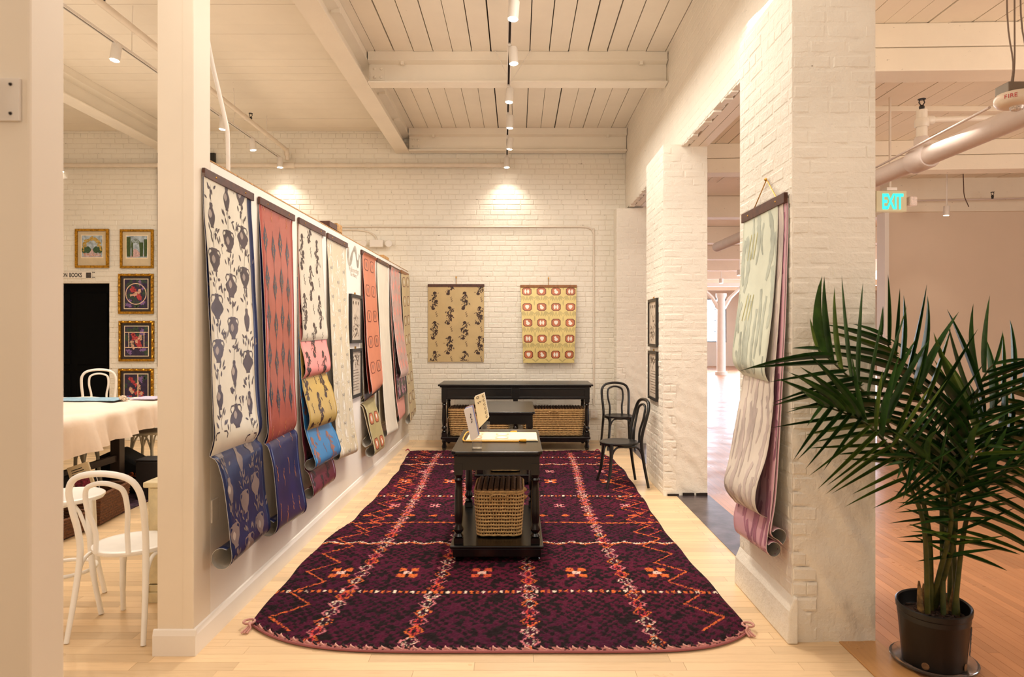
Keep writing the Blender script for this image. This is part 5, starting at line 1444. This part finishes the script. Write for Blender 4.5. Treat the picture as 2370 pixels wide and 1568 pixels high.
# ================================================================ palm
def palm():
    D = 3.29; base = Vector((2.01, 3.30, 0))
    t = thing('potted_palm', 'tall areca palm in a black plastic nursery pot beside the near brick pier', 'plant', base)
    M_pot = simple('black_plastic_pot', (20, 17, 15), .36, var=.1, nscale=6); 
    m = MB()
    prof = [(.150, .008), (.155, .012), (.178, .235), (.181, .238), (.182, .262), (.188, .268), (.190, .292), (.183, .296), (.176, .29), (.172, .25), (.168, .235)]
    prof = [(q*.86, z) for q, z in prof]; seg = 48; n0 = 0
    for (rr, z) in prof:
        for k in range(seg):
            a = 2*PI*k/seg; q = rr*(1+(.008 if (k % 2 and z < .236) else 0)); m.v.append((q*math.cos(a), q*math.sin(a), z+.012*math.sin(a+.4)*(z > .2)))
    for i in range(len(prof)-1):
        for k in range(seg): m.f.append((i*seg+k, i*seg+(k+1) % seg, (i+1)*seg+(k+1) % seg, (i+1)*seg+k))
    m.f.append(tuple(range(seg))[::-1])
    pot = soft(m.build('pot', M_pot, t), 30)
    for a in (-2.35, -.92):
        o = MB().lathe([(.0, 0), (.014, 0), (.017, -.003), (.012, -.004)], (0, 0, 0), 12, 'y').build('drain_hole', M_strawd, pot)
        o.location = (.136*math.cos(a), .136*math.sin(a), .035+.0); o.rotation_euler = (0, 0, a+PI/2)
    P = []
    m = MB()
    G = [[(.1555*math.cos(a)*(.93+.35*z), .1555*math.sin(a)*(.93+.35*z), z) for a in [-.62+.28*k/5 for k in range(6)]] for z in (.065, .2)]
    m.grid(G); lb = m.build('plant_label', simple('white_sticker', (236, 230, 216), .5, var=.02), t)
    G = [[(.1562*math.cos(a)*(.93+.35*z), .1562*math.sin(a)*(.93+.35*z), z) for a in [-.62+.28*k/5 for k in range(6)]] for z in (.19, .205)]
    MB().grid(G).build('label_band', simple('yellow_sticker', (210, 176, 40), .5), t)
    G = MB()
    for k in range(4): G.box(.115+.004, -.098+.004*k, .09+.02*k, .12, -.07, .098+.02*k)
    m = MB(); rr = random.Random(5)
    for q in range(5):
        z = .09+.02*q; m.grid([[(.1568*math.cos(a)*(.93+.35*zz), .1568*math.sin(a)*(.93+.35*zz), zz) for a in [-.58+.16*rr.random()*k/3 for k in range(4)]] for zz in (z, z+.006)])
    m.build('label_print', M_frame, t)
    soft(MB().lathe([(.0, .003), (.165, .003), (.188, .02), (.190, .03), (.187, .03), (.162, .006), (0, .0055)], (0, 0, 0), 32).build('clear_saucer', M_glass, t), 50)
    m = MB(); m.lathe([(0, .232), (.142, .232), (.143, .240), (.1, .248), (0, .25)], (0, 0, 0), 24)
    for k in range(120):
        a = rr.uniform(0, 2*PI); q = rr.uniform(0, .128); x, y = q*math.cos(a), q*math.sin(a); b = rr.uniform(0, 6.3); l = rr.uniform(.01, .03)
        m.tube([(x-l*math.cos(b), y-l*math.sin(b), .248), (x+l*math.cos(b), y+l*math.sin(b), .254+rr.random()*.008)], rr.uniform(.002, .005), 4)
    m.build('bark_mulch', simple('bark', (58, 34, 20), .9, var=.5, nscale=70), t)['kind'] = 'stuff'
    for (x, y, h, lx) in ((-.06, 0, .17, -.01), (-.035, .02, .15, .0), (.06, 0, .13, -.01), (.085, .01, .19, .03)):
        soft(MB().tube(cr([(x, y, .23), (x+lx*.5, y, .3), (x+lx, y, .23+h)], 4), [.018, .017, .016, .015, .014, .012, .010, .008, .004], 8).build('dead_sheath', simple('dry_sheath', (140, 104, 56), .8, var=.4, nscale=40), t), 60)
    # fronds: pixel path of the rachis, depth at base and tip, leaflet start fraction, leaflet length, droop
    FR = [
     ([(2168,1345),(2150,1230),(2118,1110),(2070,1010),(2010,920),(1950,860),(1884,801)], 3.26, 3.12, .50, .34, .10, 14),
     ([(2172,1345),(2180,1200),(2180,1080),(2160,985),(2110,890),(2068,820),(2032,766)], 3.30, 3.36, .45, .33, .02, 15),
     ([(2205,1345),(2205,1210),(2212,1080),(2238,970),(2262,905),(2285,860),(2308,836)], 3.32, 3.30, .45, .36, .08, 15),
     ([(2160,1345),(2140,1230),(2110,1135),(2068,1050),(2010,985),(1950,955),(1893,938)], 3.22, 2.95, .48, .27, .35, 13),
     ([(2212,1345),(2228,1250),(2250,1170),(2290,1120),(2345,1085),(2400,1068),(2450,1066)], 3.26, 3.05, .32, .27, .55, 13),
     ([(2200,1345),(2205,1200),(2225,1110),(2270,1055),(2330,1018),(2400,1000),(2470,1000)], 3.34, 3.50, .35, .30, .15, 13),
     ([(2195,1345),(2192,1230),(2200,1120),(2240,1010),(2300,940),(2370,890),(2440,860)], 3.38, 3.60, .38, .33, .08, 14),
     ([(2190,1345),(2196,1240),(2200,1180),(2190,1120),(2160,1080),(2120,1060),(2080,1075)], 3.20, 2.95, .40, .20, .35, 10),
     ([(2200,1345),(2206,1260),(2212,1190),(2222,1130),(2240,1080),(2262,1050),(2290,1030)], 3.22, 3.02, .35, .22, .25, 10),
    ]
    leafmesh = {}
    for k in range(6):
        r2 = random.Random(k+50); bend = (.04, .10, .18, .02, .28, .12)[k]; n = 8; m = MB(); G = []
        for i in range(n+1):
            s = i/n; wv = .5*(max(0, math.sin(PI*min(1, (s*.92+.08)**.62)))**.8)*(1 if i < n else .05)
            z = -bend*s**2.2; tw = .2
            G.append([(s, -wv, z+.25*wv), (s, 0, z-.02*wv), (s, wv, z+.25*wv)])
        m.grid(G); me = bpy.data.meshes.new('leaflet'); me.from_pydata(m.v, [], m.f); me.materials.append(M_leaf); me.polygons.foreach_set('use_smooth', [True]*len(m.f)); leafmesh[k] = me
        m2 = me.copy(); m2.materials.clear(); m2.materials.append(M_leaf2); leafmesh[(k, 1)] = m2
    r3 = random.Random(17); count = 0
    for fi, (path, d0, d1, f0, LL, droop, npair) in enumerate(FR):
        K = len(path); P3 = [at(x, y, d0+(d1-d0)*(i/(K-1))**1.5)-base for i, (x, y) in enumerate(path)]
        P3[0] = Vector((P3[0].x*.9, r3.uniform(-.05, .05), .24))
        C = cr(P3, 6); n = len(C)
        rad = [.0105*(1-i/(n-1))**.9+.0022 for i in range(n)]
        fr_ = soft(MB().tube(C, rad, 7).build('frond', M_stem, t), 60)
        pts, L = resample(C, 100)
        rest = MB()
        view = Vector((-.15, -1, .25)).normalized()
        for k in range(npair):
            f = f0+(.985-f0)*(k/(npair-1)); i = min(int(f*99), 97); p = pts[i]; d = (pts[i+2]-pts[i-1]).normalized()
            side = d.cross(view).normalized()
            g = k/(npair-1); ln = LL*(.62+.75*math.sin(PI*(.15+.68*g)))*(.45 if g > .96 else 1)
            for s in (-1, 1):
                l2 = ln*r3.uniform(.86, 1.1)
                fw = .72+.9*g**2.5+r3.uniform(-.06, .06)
                dirv = (side*s+d*fw+Vector((0, r3.uniform(-.30, .12), -droop*(1.6 if droop > .3 else 1)+r3.uniform(-.05, .05)))).normalized()
                up = (view+Vector((r3.uniform(-.3, .3), 0, r3.uniform(.0, .5)))).normalized()
                yv = up.cross(dirv).normalized(); zv = dirv.cross(yv).normalized()
                wd = r3.uniform(.0125, .0165)*(.8 if LL < .25 else 1)
                mk = r3.randrange(6)
                # the leaflet bends down: make its local -z point to the ground as far as possible
                if zv.z < 0: yv = -yv; zv = -zv
                M = Matrix(((dirv.x*l2, yv.x*wd*1.25, zv.x*l2, p.x), (dirv.y*l2, yv.y*wd*1.25, zv.y*l2, p.y), (dirv.z*l2, yv.z*wd*1.25, zv.z*l2, p.z), (0, 0, 0, 1)))
                me = leafmesh[(mk, 1)] if r3.random() < .10 or (fi == 3 and g < .6 and s < 0) else leafmesh[mk]
                if count < 300:
                    o = bpy.data.objects.new('leaflet', me); COL.objects.link(o); o.parent = fr_; o.matrix_basis = M; count += 1
                else:
                    n1 = len(rest.v)
                    for v in me.vertices: rest.v.append(tuple(M @ v.co))
                    for q in me.polygons: rest.f.append(tuple(n1+z for z in q.vertices))
        if rest.v: soft(rest.build('leaflets', M_leaf, fr_), 80)['kind'] = 'stuff'
palm()
# ================================================================ left room
t = thing('display_table', 'tall table covered by a wrinkled pinkish linen cloth in the left room', 'table', (-4.5, 6.3, 0))
TX0, TX1, TY0, TY1, TT = -5.35, -3.70, 4.9, 7.45, .89
M_dw = simple('dark_table_wood', (44, 28, 20), .5)
MB().box(TX0, TY0, TT-.04, TX1, TY1, TT-.006).build('tabletop', M_dw, t)
for x in (TX0+.15, TX1-.18):
    for y in (TY0+.25, TY1-.83): MB().box(x-.045, y-.045, .0101, x+.045, y+.045, TT-.04).build('leg', M_dw, t, bevel=.005)
MB().box(TX1-.2, TY0+.25, .36, TX1-.16, TY1-.83, .42).build('stretcher', M_dw, t)
finish(t)
def cloth():
    m = MB(); nx, ny = 60, 90; G = []
    r2 = random.Random(2)
    ov = .30
    for j in range(ny+1):
        row = []
        for i in range(nx+1):
            a = TX0-ov+(TX1-TX0+2*ov)*i/nx; b = TY0-ov+(TY1-TY0+2*ov)*j/ny
            dx = max(0, a-TX1, TX0-a); dy = max(0, b-TY1, TY0-b)
            x = min(max(a, TX0-.01), TX1+.01); y = min(max(b, TY0-.01), TY1+.01); z = TT
            w1 = .020*math.sin(a*5+b*3)+.008*math.sin(b*11+a*2)+.006*math.sin(a*17-b*9)
            if dx == 0 and dy == 0: z += .004+.5*abs(w1)
            else:
                dr = math.hypot(dx, dy); z = TT-dr*.97+.004
                fold = .045*math.sin(b*11+.6*math.sin(b*5))+.022*math.sin(b*27+1)+.015*math.sin(b*41) if dx else .03*math.sin(a*14)
                if dx: x += math.copysign(.02+abs(.12*dr)+fold*dr/ov*1.1, a-TX1 if a > TX1 else -1)
                if dy: y += math.copysign(.02+abs(.12*dr)+.4*fold*dr/ov, b-TY1 if b > TY1 else -1)
                z += .05*math.sin(b*1.9+1.2)*dr/ov
            row.append((x, y, z))
        G.append(row)
    m.grid(G); o = m.build('linen_cloth', simple('pink_linen', (228, 208, 190), .85, var=.06, nscale=3, bump=1.0, bscale=9), smooth=True)
    tag(o, 'wrinkled pinkish linen cloth draped over the tall display table', 'tablecloth')
cloth()
MB0 = MB().box(-4.75, 6.85, TT+.026, -4.05, 7.2, TT+.031)
tag(MB0.build('paper_sheet', simple('blue_paper_sheet', (150, 184, 204), .5, var=.2, nscale=14)), 'pale blue printed paper lying on the linen cloth', 'paper')
tag(MB().box(-3.98, 7.0, TT+.026, -3.72, 7.3, TT+.034).build('paper_sheet', simple('lilac_paper_sheet', (200, 190, 210), .5, var=.1, nscale=14)), 'lilac booklet at the far right corner of the linen cloth', 'paper')
m = MB(); r2 = random.Random(8)
for k in range(40):
    a, b = r2.uniform(0, 6.3), r2.uniform(0, 1.5); q = Vector((math.cos(a)*math.cos(b), math.sin(a)*math.cos(b), math.sin(b)))
    m.tube([q*.02, q*.05], [.012, .006], 5)
o = soft(m.build('coral_ornament', simple('coral', (210, 190, 168), .8)), 60); o.location = (-4.02, 6.95, TT+.025); tag(o, 'small knobbly coral ornament on the linen cloth', 'ornament')
t = thing('fabric_sack', 'beige fabric sack with a green band standing on the cloth behind the near post', 'sack', (-4.95, 7.1, TT+.036))
soft(MB().lathe([(.17, .05), (.19, .07), (.17, .2), (.10, .36), (.06, .44), (.0, .45)], (0, 0, 0), 20).build('fabric', simple('beige_fabric', (206, 178, 150), .85, var=.1, nscale=5), t), 60)
soft(MB().lathe([(.17, .0), (.175, .02), (.172, .048)], (0, 0, 0), 20).build('green_band', simple('green_band', (30, 110, 60), .6), t), 60)
def stool(label, x, y, h=.57):
    t = thing('bentwood_stool', label, 'stool', (x, y, 0)); mt = simple('grey_stool_paint', (190, 180, 158), .45)
    soft(MB().lathe([(.16, h-.03), (.195, h-.03), (.2, h-.01), (.19, h), (0, h-.004)], (0, 0, 0), 28).build('seat', mt, t), 45)
    for k in range(4):
        a = PI/4+k*PI/2
        soft(MB().tube(cr([(.14*math.cos(a), .14*math.sin(a), h-.03), (.16*math.cos(a), .16*math.sin(a), h*.5), (.20*math.cos(a), .20*math.sin(a), .003)], 4), .016, 8).build('leg', mt, t), 60)
        b = a+PI/2
        soft(MB().tube(cr([(.155*math.cos(a), .155*math.sin(a), h*.62), (.12*math.cos(a+.4), .12*math.sin(a+.4), h-.05), (.12*math.cos(b-.4), .12*math.sin(b-.4), h-.05), (.155*math.cos(b), .155*math.sin(b), h*.62)], 4), .009, 6).build('brace', mt, t), 60)
stool('grey white bentwood stool under the left end of the linen cloth', -4.12, 6.42, .60)
stool('grey white bentwood stool under the far right corner of the linen cloth', -3.95, 7.28, .56)
# cabinet next to the partition
t = thing('storage_cabinet', 'low cream painted cabinet with panelled side behind the end post', 'cabinet', (-1.95, 4.5, 0))
M_cab = simple('distressed_cream', (226, 208, 166), .55, var=.10, nscale=10)
X0, X1, Y0, Y1 = -2.19, -1.74, 4.07, 5.35
MB().box(X0, Y0, .10, X1, Y1, .68).build('body', M_cab, t, bevel=.004)
MB().box(X0-.03, Y0-.03, .6805, X1, Y1+.03, .715).build('top', M_cab, t, bevel=.008)
MB().prism([(X0-.035, 0), (X0+.0, 0), (X0, .105), (X0-.012, .10), (X0-.02, .07), (X0-.035, .055)], Y0-.03, Y1, 'y').build('plinth', M_cab, t)
MB().box(X0-.035, Y0-.034, 0, X1, Y0-.0005, .06).box(X0-.012, Y0-.018, .0601, X1, Y0-.0005, .10).build('plinth', M_cab, t, bevel=.004)
m = MB()
for q in ((X0+.002, .11, X0+.075, .675), (X1-.06, .11, X1, .675), (X0+.0755, .11, X1-.0605, .17), (X0+.0755, .60, X1-.0605, .675)): m.box(q[0], Y0-.012, q[1], q[2], Y0-.0004, q[3])
m.build('side_frame', M_cab, t, bevel=.002)
m = MB()
for q in ((Y0, .11, Y0+.06, .675), (Y0+.6, .11, Y0+.68, .675), (Y1-.06, .11, Y1, .675)): m.box(X0-.012, q[0], q[1], X0-.0004, q[2], q[3])
m.build('door_frame', M_cab, t, bevel=.002)
finish(t)
# baskets and books under the table
tag(MB().box(-4.95, 4.9, .0, -3.50, 7.3, .010).build('kilim_rug', simple('kilim', (70, 44, 60), .9, var=.9, nscale=22)), 'dark patterned kilim rug under the display table', 'rug')
def wicker(label, x, y, w_, d, h, rz, slot=False):
    t = thing('wicker_basket', label, 'basket', (x, y, .012), rz)
    m = MB(); rows = int(h/.022)
    for k in range(rows):
        z = .011+k*h/rows; s = .9+.1*k/rows; a, b = w_/2*s, d/2*s
        P = []
        for (p, q) in (((-a, -b), (a, -b)), ((a, -b), (a, b)), ((a, b), (-a, b)), ((-a, b), (-a, -b))):
            for i in range(8): u = i/8; P.append((p[0]+(q[0]-p[0])*u+.004*math.sin(i*PI+k*PI), p[1]+(q[1]-p[1])*u+.004*math.sin(i*PI+k*PI), z))
        m.tube(P, h/rows*.55, 5, closed=True)
    soft(m.build('woven_wall', M_wicker, t), 60)
    MB().box(-w_*.43, -d*.43, 0, w_*.43, d*.43, .01).build('bottom', M_wicker, t)
    return t
wicker('deep brown wicker basket of books under the display table', -3.68, 5.86, .44, .52, .26, .1)
wicker('low reddish wicker basket of papers nearer the camera under the display table', -3.68, 5.31, .42, .48, .16, -.1)
def book(label, x, y, z, w_, h, d, rot, col, ttl=False):
    t = thing('book', label, 'book', (x, y, z)); t.rotation_euler = rot
    mt = simple('book_'+'_'.join(map(str, col)), col, .5)
    MB().box(-w_/2, -d/2, 0, w_/2, -d/2+.003, h).box(-w_/2, d/2-.003, 0, w_/2, d/2, h).box(-w_/2, -d/2+.0031, 0, -w_/2+.003, d/2-.0031, h).build('cover', mt, t)
    MB().box(-w_/2+.0035, -d/2+.0035, .004, w_/2-.004, d/2-.0035, h-.004).build('pages', M_paperback, t)
    if ttl:
        MB().box(-w_*.36, -d/2-.001, h*.14, w_*.36, -d/2-.0002, h*.62).build('cover_picture', simple('cover_picture', (130, 40, 60), .5, var=.9, nscale=40), t)
        for k in range(3):
            MB().box(-w_*.34, -d/2-.001, h*(.70+.075*k), w_*(.30-.06*k), -d/2-.0002, h*(.725+.075*k)).build('cover_lettering', M_frame, t)
    return t
book('cream book with a red picture on its cover leaning in the deep wicker basket', -3.60, 5.70, .25, .17, .26, .02, (-.12, -.32, .15), (224, 200, 158), True)
book('black book leaning left of the cream one in the deep wicker basket', -3.78, 5.78, .14, .16, .25, .03, (-.1, -.35, .1), (26, 24, 26))
book('dark grey book at the back of the deep wicker basket', -3.72, 5.98, .14, .16, .24, .03, (-.1, -.3, .1), (54, 52, 56))
book('olive green folder standing at the left in the deep wicker basket', -4.10, 6.0, .012, .30, .32, .02, (-.1, -.2, .2), (70, 78, 40))
book('grey blue catalogue lying in the low reddish wicker basket', -3.68, 5.28, .11, .2, .26, .015, (-.9, -.3, .2), (132, 142, 136))
t = thing('fabric_pile', 'black cushion and cloth with orange rose print heaped under the table', 'cushion', (-3.90, 6.88, .012))
soft(MB().prism([(-.30, 0), (.34, 0), (.36, .12), (.14, .30), (-.1, .43), (-.28, .35)], -.14, .14, 'y').build('black_cushion', simple('black_cloth', (14, 11, 11), .9), t, bevel=.03), 60)
m = MB(); r2 = random.Random(3)
for k in range(7):
    x, z = .0+k*.055, .10+.08*math.sin(k*.9); 
    for q in range(4):
        a = r2.uniform(0, 6.3); m.tube(cr([(x, -.155, z), (x+.03*math.cos(a), -.165, z+.03*math.sin(a)), (x+.04*math.cos(a+.8), -.158, z+.04*math.sin(a+.8))], 3), [.004, .008, .010, .010, .009, .006, .003], 5)
m.build('orange_roses', simple('orange_rose', (190, 90, 26), .8, var=.5, nscale=50), t)['kind'] = 'stuff'
t = thing('storage_box', 'dark printed storage box behind the cabinet under the table', 'box', (-3.50, 6.60, .012))
MB().box(-.14, -.10, 0, .12, .11, .36).build('box', simple('dark_box', (30, 22, 20), .6), t, bevel=.01)
MB().box(-.145, -.105, .361, .125, .115, .38).build('box_lid', simple('dark_box', (30, 22, 20), .6), t, bevel=.01)
# ---------------------------------------------------------------- pictures on the back wall
def picture(label, x0, y0, x1, y1, matc, style, seed):
    Y = YB-.04; A, B = at(x0, y0, Y), at(x1, y1, Y); W_, H_ = B.x-A.x, A.z-B.z
    t = thing('framed_picture', label, 'picture', ((A.x+B.x)/2, YB-.006, (A.z+B.z)/2)); w2, h2 = W_/2, H_/2; fw = .034
    m = MB()
    for q in ((-w2, -h2, -w2+fw, h2), (w2-fw, -h2, w2, h2), (-w2+fw, -h2, w2-fw, -h2+fw), (-w2+fw, h2-fw, w2-fw, h2)): m.box(q[0], -.035, q[1], q[2], -.001, q[3])
    if style != 'garden':
        for k in range(5):
            for (x, z) in ((-w2+fw/2, -h2+H_*(k+.5)/5), (w2-fw/2, -h2+H_*(k+.5)/5)): m.lathe([(.012, -.03), (.02, -.012), (.021, 0), (.02, .012), (.012, .03)], (x, -.028, z), 8)
            m.lathe([(.012, -.03), (.02, -.012), (.021, 0), (.02, .012), (.012, .03)], (-w2+W_*(k+.5)/5, -.028, h2-fw/2), 8, 'x')
    m.build('gilt_frame', M_gold, t)
    MB().box(-w2+fw*.9, -.016, -h2+fw*.9, w2-fw*.9, -.002, h2-fw*.9).build('mat_board', matc, t)
    iw, ih = (w2*.62, h2*.56) if style == 'garden' else (w2*.66, h2*.72)
    oz = .03 if style == 'garden' else 0
    MB().box(-iw-.012, -.0175, -ih-.012+oz, iw+.012, -.0163, ih+.012+oz).build('inner_mat', simple('ivory_mat', (238, 216, 182), .5), t)
    if style == 'garden': bgc = (176, 190, 200)
    else: bgc = (46, 34, 66)
    MB().box(-iw, -.0190, -ih+oz, iw, -.0178, ih+oz).build('artwork', simple('art_bg_%d' % bgc[0], bgc, .4, var=.25, nscale=18), t)
    s = Sheet([Vector((-iw, -.0192, ih+oz-2*ih*k/3)) for k in range(4)], [Vector((iw, -.0192, ih+oz-2*ih*k/3)) for k in range(4)])
    if s.N(.5, .5).y > 0: s.out = -s.out
    r = random.Random(seed)
    def layer(nm, rgb, fn, off):
        p = Print(s); p.off = off; fn(p)
        if p.m.v: p.build(nm, simple('art_%d_%d_%d' % rgb, rgb, .5, var=.25, nscale=40), t)
    W, L = s.W, s.L
    if style == 'garden':
        if seed % 2:
            layer('painted_path', (206, 178, 176), lambda p: p.ribbon([(W*.5, L*.62), (W*.5, L*.8), (W*.5, L*.97)], [W*.15, W*.5, W*.98]), .0006)
            layer('painted_hedge', (58, 88, 56), lambda p: [p.blob(W*x, L*.66, W*.16, L*.16) for x in (.12, .3, .7, .88)], .0009)
            def arch(p):
                for k in range(80):
                    a = r.uniform(PI, 2*PI); q = r.uniform(.30, .46); p.blob(W*.5+W*q*math.cos(a), L*.52+L*q*math.sin(a), .012, .012, 5)
                for k in range(20): p.blob(W*r.choice((.08, .92))+r.uniform(-.01, .01), L*r.uniform(.5, .72), .010, .010, 5)
            layer('painted_arch', (196, 160, 74), arch, .0012)
            layer('painted_blossoms', (206, 146, 120), lambda p: [p.blob(W*r.uniform(.05, .95), L*r.uniform(.82, .95), .010, .008, 5) for _ in range(14) if True], .0015)
        else:
            layer('painted_path', (206, 170, 166), lambda p: p.ribbon([(W*.40, L*.6), (W*.45, L*.8), (W*.5, L*.98)], [W*.12, W*.35, W*.75]), .0006)
            layer('painted_hedge', (60, 82, 40), lambda p: [p.ribbon([(W*x, L*y0_), (W*x, L*.55), (W*x, L*.95)], [W*w0, W*w0, W*w0*.8]) for x, y0_, w0 in ((.10, .05, .2), (.92, .15, .16), (.72, .3, .18), (.28, .3, .08))], .0009)
            layer('painted_arches', (90, 104, 52), lambda p: [p.ribbon([(W*(.22), L*.55), (W*.25, L*(.22+.06*k)), (W*.45, L*(.14+.07*k)), (W*.62, L*(.24+.06*k)), (W*.64, L*.55)], [.008]*5) for k in range(3)], .0012)
    else:
        def flowers(p, cxs, n, rad):
            for k in range(n):
                x, y = r.choice(cxs); x += r.gauss(0, .05); y += r.gauss(0, .05); x = min(max(x, .06), .94); y = min(max(y, .05), .95)
                for q in range(5): p.leaf(W*x, L*y, q*1.26+r.random(), rad, rad*.6, .4)
        ctr = [(.5, .5)] if style != 'strip' else [(.28, .2), (.28, .5), (.28, .8), (.75, .7)]
        layer('painted_leaves', (52, 72, 56), lambda p: flowers(p, [(r.random(), r.random()) for _ in range(20)], 46, .03), .0006)
        layer('painted_flowers', (186, 62, 66), lambda p: flowers(p, ctr+[(.4, .35), (.6, .6)], 16, .035), .0009)
        layer('painted_flowers', (214, 168, 140), lambda p: flowers(p, ctr+[(.3, .6), (.65, .4)], 12, .026), .0012)
        layer('painted_flowers', (128, 96, 150), lambda p: flowers(p, [(.8, .8), (.2, .85), (.7, .2)], 14, .03), .0010)
        def lines(p):
            if style == 'circle': p.ring(W*.5, L*.5, W*.44, L*.36, .012, 28)
            elif style == 'grid':
                for y in (.2, .72): p.ribbon([(0, L*y), (W*.5, L*y), (W, L*y)], [.012]*3)
                for x in (.17, .83): p.ribbon([(W*x, L*.2), (W*x, L*.5), (W*x, L*.72)], [.012]*3)
            else: p.ribbon([(W*.58, 0), (W*.58, L*.5), (W*.58, L*.99)], [.016]*3)
        layer('ivory_lines', (232, 196, 164), lines, .0015)
M_mat1 = simple('linen_mat', (206, 186, 152), .6); M_mat2 = simple('dark_mat', (48, 38, 36), .3)
picture('gold framed garden arch picture above the shop sign', 173, 530, 250, 620, M_mat1, 'garden', 1)
picture('gold framed garden path picture at the top right of the group', 277, 531, 354, 621, M_mat1, 'garden', 2)
picture('gilt framed flower picture with a circle, top of the dark column', 273, 634, 354, 727, M_mat2, 'circle', 3)
picture('gilt framed flower picture divided by straight bands, middle of the dark column', 274, 743, 355, 837, M_mat2, 'grid', 4)
picture('gilt framed flower picture in two strips, lowest of the dark column', 273, 854, 354, 948, M_mat2, 'strip', 5)
t = thing('shop_sign', 'white sign board reading ON BOOKS above the black door', 'sign', (-6.75, YB-.006, at(0, 637, YB).z))
MB().box(-.6, -.012, -.052, .43, -.001, .052).build('board', simple('sign_white', (236, 226, 212), .5, var=.02), t)
for wd_, px0 in (('ON', 144), ('BOOKS', 162)):
    o = text3(wd_, (0, 0, 0), .092, M_frame, 'lettering', None, sx=.62, bold=.0015); o.parent = t; o.location = (at(px0, 0, YB).x+6.75, -.0135, -.032)
x_ = at(201, 0, YB).x+6.75
MB().box(x_, -.0135, -.045, x_+.075, -.0122, .035).build('printed_stamp', simple('stamp_ink', (70, 62, 58), .6, var=.8, nscale=120), t)
for dx in (.095, .115):
    for dz in (-.045, .03): MB().box(x_+dx, -.0135, dz, x_+dx+.012, -.0122, dz+.012).build('printed_dot', M_frame, t)
t = thing('tall_painting', 'very tall black framed painting mostly hidden behind the end post', 'painting', (-4.85, YB-.03, 2.7))
a_, b_ = at(364, 354, YB-.05), at(497, 358, YB-.05)
x0, x1, z1 = a_.x, b_.x, a_.z
m = MB(); w3 = .06
for q in ((x0, 1.1, x0+w3, z1), (x1-w3, 1.1, x1, z1), (x0+w3, 1.1, x1-w3, 1.1+w3), (x0+w3, z1-w3, x1-w3, z1)): m.box(q[0], YB-.055, q[1], q[2], YB-.008, q[3])
m.build('frame', M_frame, t); MB().box(x0+w3, YB-.035, 1.1+w3, x1-w3, YB-.012, z1-w3).build('canvas', simple('dark_canvas', (60, 44, 30), .6, var=.6, nscale=4), t)
finish(t)
